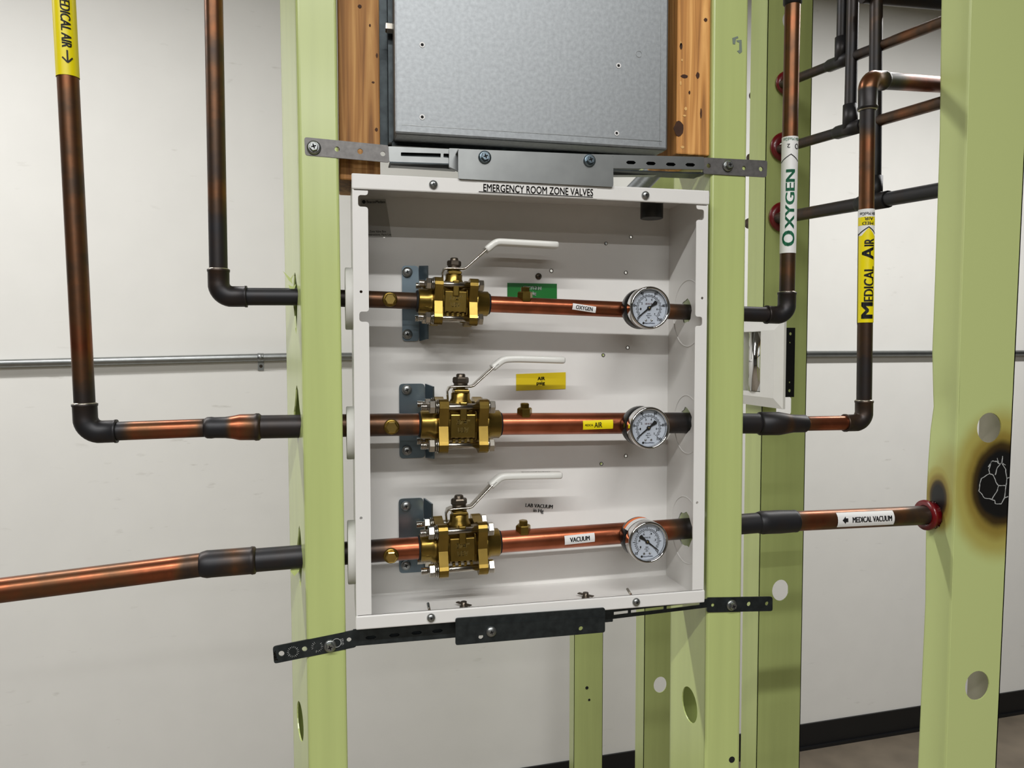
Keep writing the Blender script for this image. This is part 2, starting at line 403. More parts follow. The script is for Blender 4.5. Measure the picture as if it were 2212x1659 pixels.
# back wall turned 3.1 degrees from the stud wall
WP = CAM + V((FW.x, FW.y, 0)).normalized() * 2.672
WD = V((math.cos(R(3.1)), math.sin(R(3.1)), 0)); WN = V((WD.y, -WD.x, 0))
def PW(px, py, off=0.0):
    d = ray(px, py); t = ((WP + WN * off) - CAM).dot(WN) / d.dot(WN); return CAM + d * t
wall_m = M(((WD.x, 0, WN.x, WP.x), (WD.y, 0, WN.y, WP.y), (0, 1, 0, 0), (0, 0, 0, 1)))
struct(MB().box((-6, 0, -.1), (6, CEIL, 0), wall_m).build('wall_back', 'wall'))
struct(MB().box((-6, 0, 0), (6, .102, .007), wall_m).box((-6, 0, .007), (6, .012, .016), wall_m).build('baseboard_back', 'rubber'))
struct(MB().box((-6.5, -7, -.08), (6.5, 3.4, 0)).build('floor', 'floor'))
struct(MB().box((-6.5, -7, CEIL), (6.5, 3.4, CEIL + .08)).build('ceiling', 'ceil'))
struct(MB().box((-6.5, -7.1, 0), (6.5, -7, CEIL)).build('wall_front', 'wall_dim'))
struct(MB().box((-6.6, -7.1, 0), (-6.5, 3.4, CEIL)).build('wall_left', 'wall_dim'))
struct(MB().box((6.5, -7.1, 0), (6.6, 3.4, CEIL)).build('wall_right', 'wall_dim'))

# conduit along the back wall
a, b = PW(-60, 787, .016), PW(640, 770, .016); c2 = PW(2300, 762, .016)
cr = .0118
con = thing('steel_conduit', a, 'long thin galvanised steel conduit clipped along the back wall', 'conduit')
pa = a + (a - b).normalized() * .6
MB().tube([pa, a, b, c2], cr, 16).build('tube', 'zinc', con)
for px, py in ((563, 772),):
    q = PW(px, py, .016); mb = MB()
    mb.tube([q - WD * .009, q + WD * .009], cr + .0016, 16)
    fq = M(((WD.x, 0, WN.x, q.x), (WD.y, 0, WN.y, q.y), (0, 1, 0, q.z), (0, 0, 0, 1)))
    mb.box((-.009, -.042, -.016), (.009, -.008, -.0135), fq)
    st = mb.build('pipe_strap', 'zinc', con)
    screw(con, q + V((0, 0, -.028)) - WN * .0135, WN, .005, 'hex', 'steeldk')

# ------------------------------------------------------------------ steel studs
def zlean(p_top, p_bot):                     # x as a linear function of z through two points
    k = (p_top.x - p_bot.x) / (p_top.z - p_bot.z); return (lambda z: p_bot.x + k * (z - p_bot.z)), k
def stud(name, xf0, Y0, fl, web, k, holes, label, m='green', fdir=V((1, 0)), wdir=V((0, 1)), lip=.012, group=None, t=.0013):
    """C stud: corner line x = xf0(z) at Y0, flange along fdir, web along wdir; holes are (distance along web, z, ry, rz)"""
    o_ = V((xf0(0), Y0, 0)); sh = V((k, 0, 1))
    F3 = V((fdir.x, fdir.y, 0)); W3 = V((wdir.x, wdir.y, 0))
    mb = MB()
    r = .003
    # front flange with bend and lip, swept upward
    def sweep(pts):
        n_ = len(pts); vs_ = []
        for z in (0, CEIL):
            for p in pts: vs_.append(o_ + F3 * p[0] + W3 * p[1] + sh * z)
        fs = [(i, (i + 1) % n_, n_ + (i + 1) % n_, n_ + i) for i in range(n_)]
        mb._add(vs_, fs + [list(range(n_))[::-1], list(range(n_, 2 * n_))])
    def prof(center):                         # thicken a polyline to the inside
        inn = []
        for i, p in enumerate(center):
            a_ = V(center[max(i - 1, 0)]); b_ = V(center[min(i + 1, len(center) - 1)]); d = (b_ - a_).normalized()
            inn.append((p[0] + d.y * t * sgn, p[1] - d.x * t * sgn))
        return center + inn[::-1]
    arc = [(r - r * math.sin(R(a_)), r - r * math.cos(R(a_))) for a_ in (90, 60, 30, 0)]
    arc2 = [(fl - r + r * math.sin(R(a_)), r - r * math.cos(R(a_))) for a_ in (0, 30, 60, 90)]
    sgn = -1
    sweep(prof([(0, r * 1.3)] + arc + arc2 + [(fl, lip)]))
    sgn = 1
    sweep(prof([(p[0], web - p[1]) for p in [(0, r * 1.3)] + arc + arc2 + [(fl, lip)]]))
    # web
    mtx = M(((W3.x, k, F3.x, o_.x), (W3.y, 0, F3.y, o_.y), (0, 1, 0, 0), (0, 0, 0, 1)))
    hs = []
    for h in holes:
        hs.append([(h[0] + p[0], h[1] + p[1]) for p in h[2]] if isinstance(h[2], list) else circ((h[0], h[1]), h[2], 24, h[3]))
    mw = M(((W3.x, k, -F3.x, o_.x), (W3.y, 0, -F3.y, o_.y), (0, 1, 0, 0), (0, 0, 0, 1)))
    mb.plate([(r, 0), (web - r, 0), (web - r, CEIL), (r, CEIL)], hs, t, mw)
    ob = mb.build(name, m, None, V((o_.x, o_.y, 0)))
    return tag(ob, label, 'stud', group)
Y0 = .730
lx, lk = zlean(P(639, 0, Y0), P(668, 1659, Y0))
wl = (P(611, 400, Y0 + .09) - V((lx(P(611, 400, Y0 + .09).z), Y0, 0))); wdl = V((wl.x, wl.y)).normalized()
def web_at(px, py, xf, wd):                  # pixel -> (distance along web, z)
    d = ray(px, py)                          # solve CAM + d t = (xf(z)+wd.x s, Y0+wd.y s, z)
    s = 0.0
    for _ in range(30):
        t = (Y0 + wd.y * s) / d.y; q = CAM + d * t; s = (q.x - xf(q.z)) / wd.x if abs(wd.x) > .05 else s
    return s, q.z
def web_px(px, py, x):                       # for webs square to the wall
    q = PX(px, py, x); return q.y - Y0, q.z
YP = .757                                     # depth of the three pipe runs
zo, za, zv = P(700, 642, YP).z, P(700, 918, YP).z, P(700, 1197, YP).z
ragged = lambda r, up, dn, seed: [((r * (1 + .12 * math.sin(seed + 5 * i)) * math.cos(2 * math.pi * i / 20)),
    (r * math.sin(2 * math.pi * i / 20) + (up * max(0, math.sin(2 * math.pi * i / 20)) ** 6 - dn * max(0, -math.sin(2 * math.pi * i / 20)) ** 6))) for i in range(20)]
pd = (YP - Y0)
kh = web_at(648, 1557, lx, wdl)
left_stud = stud('steel_stud', lx, Y0, P(728, 0, Y0).x - P(639, 0, Y0).x, .092, lk,
     [(pd + .003, zo, ragged(.0135, .010, .022, 1)), (pd + .004, za + .006, ragged(.0185, .014, .0, 2)), (pd + .004, zv, ragged(.0145, .014, .018, 3)),
      (.046, kh[1], .019, .019), (.046, .25, .019, .019), (.046, 2.4, .019, .019)],
     'light green steel stud left of the white valve box, copper pipes entering its side', wdir=wdl)
# bent tabs of torn sheet metal around the pipe holes
for (px, py), pts in (((628, 600), [(-16, -14), (-4, 6), (4, 14), (2, 4), (8, -8), (0, 2)]), ((630, 618), [(-6, -2), (0, 22), (6, 8), (10, -4), (2, 2)]),
                      ((640, 1222), [(-12, 8), (0, -14), (4, -30), (8, 0), (6, 10), (-4, 20)])):
    s_ = scale(P(px, py, YP)); q = P(px, py, YP)
    MB().plate([(q.x + u * s_, q.z - v_ * s_) for u, v_ in pts], (), .0008, fm(YP - .004)).build('torn_tab', 'green', left_stud)
rx, rk = zlean(P(1540, 0, Y0), P(1524, 1659, Y0))
hw = PX(1482, 1523, .372)
right_stud = stud('steel_stud', rx, Y0, P(1607, 829, Y0).x - P(1531, 829, Y0).x, .092, rk,
     [(pd, P(1550, 676, YP).z, .0125, .0125), (pd, P(1550, 912, YP).z, .0145, .0145), (pd, P(1550, 1136, YP).z, .0145, .0145),
      (hw.y - Y0, hw.z, .019, .019), (.046, .3, .019, .019)],
     'light green steel stud right of the white valve box, with screwed straps on its face')
mb = MB()
for pts in ([(1582, 82), (1594, 78), (1595, 82), (1590, 84), (1588, 96), (1583, 95)], [(1591, 87), (1602, 86), (1603, 112), (1598, 116), (1592, 110), (1597, 108), (1597, 92), (1592, 90)]):
    mb.plate([xz(x, y, Y0 - .0003) for x, y in pts], (), .0002, fm(Y0 - .0003))
mb.build('marker_scribble', 'scrib', right_stud)
MB().plate(cpx(1581, 1641, 7, Y0 - .0002), (), .0002, fm(Y0 - .0003)).build('drill_hole', 'void', right_stud)

def cross_stud(Y, xl, xr, fl, holes, label, m='green', k=0.0, z0=0.0, lip=.014, fdir=1):
    """stud of the crossing wall: web faces the camera, flanges run back; returns its mesh"""
    o_ = thing('steel_stud', V((xl, Y, 0)), label, 'stud', None); t = .0014
    sh = lambda q: V((q[0] + k * (q[2] - 1.6), q[1], q[2]))
    def quadbox(x0, x1, y0, y1): 
        mb = MB().box((x0, y0, z0), (x1, y1, CEIL)); mb.v = [sh(q) for q in mb.v]; return mb
    mm = M(((1, k, 0, -k * 1.6), (0, 0, -1, Y), (0, 1, 0, 0), (0, 0, 0, 1)))
    MB().plate([(xl, z0), (xr, z0), (xr, CEIL), (xl, CEIL)], holes, t, mm).build('web', m, o_)
    if fl:
        quadbox(xl, xl + t, Y, Y + fl).build('flange', m, o_); quadbox(xr - t, xr, Y, Y + fl * .84).build('flange', m, o_)
        quadbox(xl, xl + lip, Y + fl, Y + fl + t).build('lip', m, o_)
    return o_
# far studs of the crossing wall
def hole_px(px, py, rpx, Y, k, ry=None):
    p = P(px, py, Y); return circ((p.x - k * (p.z - 1.6), p.z), rpx * scale(p), 22, (ry or rpx) * scale(p))
def lean_x(pt, pb): return (pt.x - pb.x) / (pt.z - pb.z)
Y2 = 1.155
k2 = lean_x(P(1757, 0, Y2), P(1728, 1600, Y2)); x2r = P(1757, 0, Y2).x - k2 * (P(1757, 0, Y2).z - 1.6); x2l = P(1659, 0, Y2).x - k2 * (P(1659, 0, Y2).z - 1.6)
XR = .5 * (x2l + x2r) - .012                  # run of the crossing-wall pipes
def pipe_hole(py, px): return hole_px(px, py, 17, Y2, k2)
p_slot = P(1694, 876, Y2); s2 = scale(p_slot)
slot = [(p_slot.x - k2 * (p_slot.z - 1.6) + u * s2, p_slot.z + v_ * s2) for u, v_ in rrect(-19, -20, 18, 19, 7)]
cross_stud(Y2, x2l, x2r, .05, [hole_px(1710, 45, 22, Y2, k2), hole_px(1686, 1275, 20, Y2, k2, 23), slot,
    hole_px(1697, 178, 15, Y2, k2), hole_px(1692, 324, 15, Y2, k2), hole_px(1690, 473, 16, Y2, k2)],
    'shaded green steel stud behind the oxygen riser, three pipes passing its red bushings', k=k2)
Y3 = 1.655
k3 = lean_x(P(1392, 1340, Y3), P(1390, 1650, Y3)) * 0
x3l = P(1391, 1500, Y3).x
cross_stud(Y3, x3l, x3l + .088, .05, [hole_px(1426, 1479, 15, Y3, 0, 17.5), hole_px(1440, 700, 15, Y3, 0)],
    'shaded green stud seen low behind the right stud, one round hole', k=0)
Y4 = 2.2
x4l, x4r = P(1240, 1500, Y4).x, P(1302, 1500, Y4).x
o4 = cross_stud(Y4, x4l, x4r, .045, [], 'farthest green steel stud below the valve box, against the back wall', k=0)
for px, py, rp in ((1268, 1486, 3.6), (1273, 1512, 2.6)):
    MB().plate(cpx(px, py, rp, Y4 - .001, 10), (), .0003, fm(Y4 - .0006)).build('screw_hole', 'void', o4)

# near scorched stud of the crossing wall
YN = .730
burn1 = P(2163, 1046, YN); burn2 = P(2043, 1076, .757)
MT['scorch'] = scorched(burn1, .034, burn2, .0175)
def npx(x, y): return xz(x, y, YN)
holesN = []
for px, py, rx_, ry_ in ((2137, 924, 22, 33), (2111, 1481, 22, 31)):
    p = P(px, py, YN); holesN.append(circ((p.x, p.z), .0165, 26, .0172))
ext = lambda x0, y0, x1, y1, y: (x0 + (x1 - x0) * (y - y0) / (y1 - y0), y)
L_e = [ext(2100, 0, 2045, 1659, y) for y in (-900, 4200)]; R_e = [ext(2229, 0, 2152, 1659, y) for y in (-900, 4200)]
near = thing('steel_stud', V((P(2095, 829, YN).x, YN, 0)), 'wide light green stud at far right with black scorch mark and round holes', 'stud')
MB().plate([npx(*L_e[1]), npx(*R_e[1]), npx(*R_e[0]), npx(*L_e[0])], holesN, .0014, fm(YN)).build('web', 'scorch', near)
# the dented side flange, its rear edge pushed outward round the vacuum pipe
edge = [(-900, 2062), (0, 2035), (300, 2031), (600, 2021), (760, 2015), (850, 2017), (878, 2018), (930, 2011), (1000, 2006), (1060, 2003), (1100, 2002), (1180, 2001), (1300, 2000), (1659, 1984), (4200, 1905)]
YB = YN + .048
rows = []
for y, x in edge:
    f0 = V((*npx(*ext(2100, 0, 2045, 1659, y)), 0)); fr = V((f0.x, YN, f0.y)); bk = P(x, y, YB)
    mid1 = fr.lerp(bk, .5)
    if 860 < y < 900: mid1 = mid1 + V((.0035, 0, 0))
    if 900 < y < 1000: mid1 = mid1 + V((-.002, 0, 0))
    rows.append([fr, fr.lerp(mid1, .12) + V((-.0006, 0, 0)), fr.lerp(mid1, .6), mid1, mid1.lerp(bk, .5), bk])
# dense grid so the pipe hole can be cut
hc = P(2012, 1112, YN + .036)
mb = MB(); n_ = len(rows[0])
def samp(zz, u):
    for r0, r1 in zip(rows, rows[1:]):
        if r0[0].z >= zz >= r1[0].z:
            t = (r0[0].z - zz) / (r0[0].z - r1[0].z); g = [a_.lerp(b_, t) for a_, b_ in zip(r0, r1)]
            q = u * (n_ - 1); i = min(int(q), n_ - 2); return g[i].lerp(g[i + 1], q - i)
    return rows[-1][-1] if zz < rows[-1][0].z else rows[0][0].lerp(rows[0][-1], u)
zs = sorted(set([rows[0][0].z, rows[-1][0].z] + [r_[0].z for r_ in rows] + [hc.z + .03 * math.sin(i / 24 * math.pi) * (1 if True else 0) for i in range(0)] + [hc.z + (i - 22) * .0011 for i in range(45)]))
us = [i / 30 for i in range(31)]
HR = .0155
grid = [[samp(z, u) for u in us] for z in zs]
vs_ = [q for g in grid for q in g] ; fs = []; nu = len(us)
for i in range(len(zs) - 1):
    for j in range(nu - 1):
        c_ = (grid[i][j] + grid[i + 1][j + 1]) / 2
        if math.hypot(c_.y - hc.y, c_.z - hc.z) < HR: continue
        fs.append((i * nu + j, i * nu + j + 1, (i + 1) * nu + j + 1, (i + 1) * nu + j))
mb._add(vs_, fs, smooth=True)
fl_o = mb.build('flange', 'scorch', near)
so = fl_o.modifiers.new('thickness', 'SOLIDIFY'); so.thickness = .0013; so.offset = 0
mb = MB(); rp = [V((npx(*ext(2229, 0, 2152, 1659, y))[0], YN, npx(*ext(2229, 0, 2152, 1659, y))[1])) for y in (-900, 4200)]
for d0, d1, e0, e1 in ((0, .0014, -.0014, .045),):
    v_ = []
    for p in rp:
        for x_, y_ in ((-d1, e0 + .0014), (0, e0 + .0014), (0, e1), (-d1, e1)): v_.append(p + V((x_, y_, 0)))
    mb._add(v_, [(0, 1, 5, 4), (1, 2, 6, 5), (2, 3, 7, 6), (3, 0, 4, 7), (0, 3, 2, 1), (4, 5, 6, 7)])
mb.build('flange', 'dullgrey', near)
# pale cracks in the burnt coating
z4 = lambda l: [(1960 + x / 4.607, 820 + y / 4.607) for x, y in l]
cracks = [[(710, 1110), (720, 1040), (735, 985), (815, 935), (850, 945), (870, 990), (885, 1030), (905, 1055), (980, 1055)], [(815, 935), (810, 895), (840, 810), (885, 815), (910, 838), (940, 828), (975, 850)],
          [(930, 830), (895, 875), (872, 948)], [(940, 828), (975, 890), (988, 985), (980, 1055), (965, 1175), (930, 1238), (875, 1233), (865, 1205), (840, 1190), (765, 1180), (730, 1130), (710, 1110)],
          [(905, 1055), (888, 1110), (840, 1190)], [(988, 982), (1012, 972)], [(965, 1178), (1000, 1162)], [(938, 828), (945, 760)], [(905, 830), (892, 780)], [(840, 810), (803, 870)]]
mb = MB()
for l in cracks:
    q = [V((*npx(*p), 0)) for p in z4(l)]
    fine = []
    for a_, b_ in zip(q, q[1:]):
        for i in range(3): fine.append(a_.lerp(b_, i / 3) + V((random.uniform(-1, 1), random.uniform(-1, 1), 0)) * .00035)
    fine.append(q[-1])
    for a_, b_ in zip(fine, fine[1:]):
        d = (b_ - a_).normalized(); nn = V((-d.y, d.x, 0)) * random.uniform(.0003, .0006)
        mb.plate([(a_ + nn)[:2], (a_ - nn)[:2], (b_ - nn)[:2], (b_ + nn)[:2]][::1], (), .0002, fm(YN - .0004))
mb.build('paint_cracks', 'crack', near)

# ------------------------------------------------------------------ timber and metal cabinet above
YW = .735
def timber(x0, x1, zb, label, m='wood', yw=YW):
    t_ = thing('wood_stud', V((x0, yw, zb)), label, 'wood stud')
    MB().rbox((x0, yw, zb), (x1, yw + .076, CEIL), .0015).build('timber', m, t_); return t_
YWL = .7445; wx1 = P(820, 150, YWL).x
tl = timber(wx1 - .038, wx1, P(1150, 395.5, .712).z + .0016, 'brown timber stud between the left green stud and the grey cabinet', yw=YWL)
tr0 = P(1463, 150, YW).x
tr = timber(tr0, .3752, P(1500, 335, YW).z, 'pale knotty timber stud between the grey cabinet and right green stud', 'palewood')
def knot(parent, px, py, rx_, ry_, m='knot', YW=YW):
    p = P(px, py, YW); s_ = scale(p)
    MB().plate([(p.x + math.cos(i / 12 * 6.283) * rx_ * s_ * (1 + .15 * math.sin(i * 2.3)), p.z + math.sin(i / 12 * 6.283) * ry_ * s_) for i in range(12)], (), .0003, fm(YW - .0004)).build('knot', m, parent)
for a_ in ((777, 14, 4, 4), (799, 55, 2, 3), (813, 280, 3, 4), (806, 178, 3, 2), (814, 120, 2, 5)): knot(tl, *a_, YW=YWL)
for a_ in ((1524, 43, 4, 4), (1507, 163, 4, 7), (1466, 278, 11, 17), (1478, 165, 8, 4), (1514, 245, 2, 11), (1471, 100, 3, 7), (1489, 200, 2, 4)): knot(tr, *a_)
for a_ in ((1481, 235, 3, 4), (1470, 94, 2, 5), (1473, 130, 2, 3), (1474, 318, 4, 3), (1470, 180, 2, 5), (1478, 250, 4, 2)): knot(tr, *a_, m='woodchip')

YC = .728
cxl, cxr, czb = P(853, 150, YC).x, P(1443, 150, YC).x, P(1150, 305, YC).z
cab = thing('metal_cabinet', V((cxl, YC, czb)), 'grey galvanised sheet-metal cabinet between the two timber studs', 'cabinet')
dk = .085; zt = 2.3
hol = [(912, 97, 3.4), (912, 253, 3.4), (1336, 142, 3.2), (1332, 288, 3.0)]
MB().rbox((cxl, YC + .004, czb), (cxr, YC + dk, zt), .0015).build('body', 'galv', cab)
MB().rbox((cxl - .0005, YC, czb - .0006), (cxr + .0005, YC + .016, zt), .0022).build('front_panel', 'galv', cab)
MB().box((cxl - .004, YC + .03, czb - .001), (cxl, YC + dk, zt)).box((cxl - .0135, YC + .045, czb - .004), (cxl, YC + .047, zt)).box((cxl - .001, YC + .03, czb - .004), (cxr, YC + dk, czb)).build('rear_flange', 'darkstrap', cab)  # flange, side and base sheets in dark metal: the gap's shade put into colour
for px, py, rp in hol:
    p = P(px, py, YC); s_ = scale(p)
    MB().plate(circ((p.x, p.z), rp * 1.75 * s_), [circ((p.x, p.z), rp * s_)], .0004, fm(YC - .0005)).build('hole_rim', 'paper', cab)
    MB().plate(circ((p.x, p.z), rp * 1.1 * s_), (), .0004, fm(YC - .0002)).build('screw_hole', 'void', cab)
p = P(1380, 117, YC); s_ = scale(p)
MB().plate(circ((p.x, p.z), 7 * s_, 20), [circ((p.x, p.z), 6.1 * s_, 20)], .0003, fm(YC - .0003)).build('ring_mark', 'zinc', cab)
p0 = P(870, 272, YC); 
MB().box((cxl + .006, YC - .0003, czb + .0075), (cxr - .006, YC + .001, czb + .0079)).box((cxr - .0085, YC - .0003, czb + .004), (cxr - .0081, YC + .001, zt)).build('seam_line', 'zinc', cab)
q = PX(826, 192, cxl); mb = MB(); hexnut(mb, V((cxl - .007, YC + .02, q.z)), V((1, 0, 0)), .005, .007); mb.build('bolt', 'steel', cab)

# ------------------------------------------------------------------ bar hangers above and below the box
YS = Y0 - .0006
def plate_px(name, poly, holes, Y, m, parent, t=.0016, rnd=.0025):
    pts = [xz(x, y, Y) for x, y in poly]
    if rnd: pts = roundpoly(pts, rnd)
    ar = sum(pts[i][0] * pts[(i + 1) % len(pts)][1] - pts[(i + 1) % len(pts)][0] * pts[i][1] for i in range(len(pts)))
    if ar < 0: pts = pts[::-1]
    return MB().plate(pts, [cpx(x, y, r_, Y) if not isinstance(x, list) else roundpoly([xz(u, v_, Y) for u, v_ in x], .0006) for x, y, r_ in holes], t, fm(Y)).build(name, m, parent)
def slot4(x0, y0, x1, y1, dy): return [(x0, y0), (x1, y1), (x1, y1 + dy), (x0, y0 + dy)]
def diamond(x, y, w_, h_, sl): return [(x - w_, y - w_ * sl), (x - w_ * .6, y - h_ - w_ * .6 * sl), (x + w_ * .6, y - h_ + w_ * .6 * sl), (x + w_, y + w_ * sl), (x + w_ * .6, y + h_ + w_ * .6 * sl), (x - w_ * .6, y + h_ - w_ * .6 * sl)]
def shelf(name, x0, y0, x1, y1, Y, dep, th, m, parent):   # narrow strip folded back from a line of pixels
    a_, b_ = P(x0, y0, Y), P(x1, y1, Y); up = V((0, 0, th)); bk = V((0, dep, 0))
    vs_ = [a_, b_, b_ + bk, a_ + bk]; vs_ = vs_ + [v_ + up for v_ in vs_]
    mb = MB(); mb._add(vs_, [(0, 3, 2, 1), (4, 5, 6, 7), (0, 1, 5, 4), (1, 2, 6, 5), (2, 3, 7, 6), (3, 0, 4, 7)]); return mb.build(name, m, parent)
YF = .7095                                    # plane of the hanger plates in front of the box
h1 = thing('bar_hanger', P(1150, 400, YF), 'silver telescoping bar hanger screwed across both studs above the valve box', 'bar hanger')
plate_px('strap', [(657, 296), (840, 314), (842, 351), (659, 335)], [(728, 322, 5.4), (778, 327, 6), (827, 332, 5.4)], YS, 'strap', h1)
YCH = YS - .001
plate_px('channel', [(839, 316), (1090, 327), (1090, 357), (841, 349)], [([(866, 329), (952, 331.5), (952, 340), (866, 337)], 0, 0), ([(958, 331.6), (972, 332), (972, 341), (958, 340)], 0, 0)], YCH, 'zinc', h1, .0012, .001)
plate_px('inner_rail', [(850, 322), (985, 327), (985, 350), (850, 346)], [], YCH + .005, 'darkstrap', h1, .001, .0)
plate_px('inner_rail', [(1310, 340), (1519, 344), (1519, 364), (1310, 364)], [], YCH + .006, 'darkstrap', h1, .001, .0)
shelf('channel_flange', 842, 352, 1090, 359, YCH, .02, .0012, 'darkstrap', h1)  # underside of the zinc channel, its shade put into a darker steel colour
shelf('channel_lip', 844, 357, 986, 366, YCH + .008, .010, .003, 'zinc', h1)
plate_px('sleeve', [(970, 320), (993, 321), (993, 371), (970, 360)], [], YCH - .003, 'zinc', h1, .004, .001)
plate_px('center_plate', [(990, 322), (1325, 337), (1325, 404), (990, 386)], [], YF - .0012, 'zinc', h1, .0018, .0022)
shelf('center_flange', 990, 324, 1325, 338, YF, .03, .0012, 'zinc', h1)
plate_px('channel', [(1200, 331), (1521, 339), (1521, 366), (1200, 362)], [(diamond(x, y, 11, 3.8, .03), 0, 0) for x, y in ((1363, 351), (1406, 353), (1449, 355), (1491, 356))], YCH, 'zinc', h1, .0012, .001)
shelf('channel_flange', 1200, 363, 1520, 376, YCH, .022, .0012, 'darkstrap', h1)  # again the channel's underside, coloured darker for its shade
shelf('channel_lip', 1318, 378, 1520, 378, YCH + .012, .010, .003, 'zinc', h1)
plate_px('strap', [(1519, 340), (1658, 347), (1656, 383), (1519, 375)], [(1531, 358, 5), (1607, 363, 4.4), (1644, 365, 5)], YS - .0006, 'strap', h1)
nY = V((0, -1, 0))
screw(h1, P(678, 319, YS - .0003), nY, .0062); screw(h1, P(1572, 358, YS - .001), nY, .0058)
screw(h1, P(1047, 340, YF - .0012), nY, .006, m='bluezinc'); screw(h1, P(1273, 347, YF - .0012), nY, .006, m='bluezinc')

h2 = thing('bar_hanger', P(1150, 1390, YF), 'dark steel telescoping bar hanger screwed across both studs below the valve box', 'bar hanger')
stp = plate_px('strap', [(589, 1397), (767, 1361), (770, 1398), (592, 1434)], [(608, 1412, 6), (658, 1402, 5.6), (754, 1382, 5)], YS, 'darkstrap', h2)
plate_px('channel', [(762, 1360), (1080, 1334), (1080, 1369), (765, 1396)], [(diamond(x, y, 12, 3.6, -.09), 0, 0) for x, y in ((801, 1377), (852, 1372), (900, 1367), (945, 1363))], YCH, 'darkstrap', h2, .0012, .001)
plate_px('inner_rail', [(775, 1364), (985, 1347), (985, 1373), (778, 1390)], [], YCH + .005, 'darkstrap', h2, .001, .0)
shelf('channel_lip', 770, 1361, 985, 1346, YCH - .003, .006, .002, 'darkstrap', h2)
plate_px('center_plate', [(984, 1336), (1307, 1313), (1307, 1366), (984, 1394)], [(1039, 1376, 5.4), (1255, 1358, 5)], YF - .0012, 'darkstrap', h2, .0018, .0022)
shelf('center_flange', 984, 1352, 1307, 1333, YF - .0016, .002, .001, 'darkstrap', h2)
plate_px('sleeve', [(1300, 1319), (1324, 1317), (1324, 1343), (1300, 1345)], [], YCH - .002, 'darkstrap', h2, .003, .001)
plate_px('channel', [(1210, 1329), (1530, 1294), (1530, 1312), (1210, 1351)], [([(1326, 1322), (1357, 1318.5), (1357, 1325), (1326, 1329)], 0, 0), ([(1363, 1318), (1434, 1310), (1434, 1316.5), (1363, 1324.5)], 0, 0), ([(1440, 1309.5), (1512, 1301), (1512, 1307), (1440, 1316)], 0, 0)], YCH, 'darkstrap', h2, .0012, .0006)
plate_px('strap', [(1528, 1291), (1669, 1289), (1669, 1320), (1527, 1323)], [(1540, 1307, 4), (1618, 1305, 5), (1657, 1304, 4.6)], YS - .0006, 'darkstrap', h2)
screw(h2, P(713, 1395, YS - .0003), nY, .006); screw(h2, P(1580, 1307, YS - .001), nY, .0058); screw(h2, P(1061, 1364, YF - .0012), nY, .0052, 'pan', 'zinc')
# stamped marks on the strap
ex1 = (P(767, 1380, YS) - P(589, 1415, YS)).normalized(); ez1 = nY.cross(ex1)
text_flat('stamped_lettering', 'JBK', P(595, 1416, YS), ez1, nY, 24 * .00043, 7 * .00043, 'steeldk', stp, .006)
text_flat('stamped_lettering', 'STUD', P(739, 1386, YS), ez1 * -1, nY, 14 * .00043, 6 * .00043, 'crack', stp, .0)
mb = MB(); sc = .00043
for (cx_, cy_, rr, sk) in ((633, 1408, 10.5, ()), (685, 1397, 10.5, (3, 4, 5, 11, 12))):
    c_ = P(cx_, cy_, YS - .0018)
    for i in range(18):
        if i in sk: continue
        a_ = i / 18 * 6.283; u = V((math.cos(a_), 0, math.sin(a_))); v_ = V((-u.z, 0, u.x))
        o1 = c_ + u * rr * sc; k_ = random.uniform(.5, 1.2) * sc; l_ = random.uniform(1.4, 2.4) * sc
        mb._add([o1 + u * l_ + v_ * k_ * .6, o1 + u * l_ - v_ * k_ * .3, o1 - u * l_ - v_ * k_ * .6, o1 - u * l_ + v_ * k_ * .3], [(0, 1, 2, 3)])
c_ = P(727, 1389, YS - .0018)
mb.plate(circ((c_.x, c_.z), 10 * sc, 24), [circ((c_.x, c_.z), 9 * sc, 24)], .0002, fm(YS - .0018))
mb.build('stamped_marks', 'crack', stp)

# ------------------------------------------------------------------ the valve box
BX0, BX1, BY0, BY1, BZ0, BZ1 = .0147, .3625, .712, .801, P(1140, 1329, .712).z, P(1150, 395.5, .712).z
TB = .0014
box_o = thing('valve_box', V((BX0, BY0, BZ0)), 'open white steel valve box with three brass valves and gauges inside', 'valve box')
bh = [(1309, 526, 2.6), (1363, 512, 2.6), (1191, 585, 3.2), (1352, 589, 2.8), (1356, 751, 2.8), (1303, 767, 2.6), (1352, 985, 2.8), (1299, 1002, 2.8), (830, 512, 2)]
rev = fm(BY1)
MB().plate([(BX0, BZ0), (BX1, BZ0), (BX1, BZ1), (BX0, BZ1)], [cpx(x, y, r_, BY1) for x, y, r_ in bh], TB, rev).build('back_panel', 'white', box_o)
for x, y, r_ in bh[:-1]:
    p = P(x, y, BY1 - .0002); s_ = scale(p) * (r_ + 1.3)
    MB().plate(circ((p.x, p.z), s_), [circ((p.x, p.z), s_ * .68)], .0006, fm(BY1 - .0006)).build('rivet_rim', 'steeldk', box_o)
screw(box_o, P(1163, 597, BY1), nY, .0035, 'pan', 'steeldk')
MB().rbox((BX0, BY0, BZ1 - TB), (BX1, BY1, BZ1), .0004).build('top_panel', 'white', box_o)
MB().rbox((BX0, BY0, BZ0), (BX1, BY1, BZ0 + TB), .0004).build('bottom_panel', 'white', box_o)
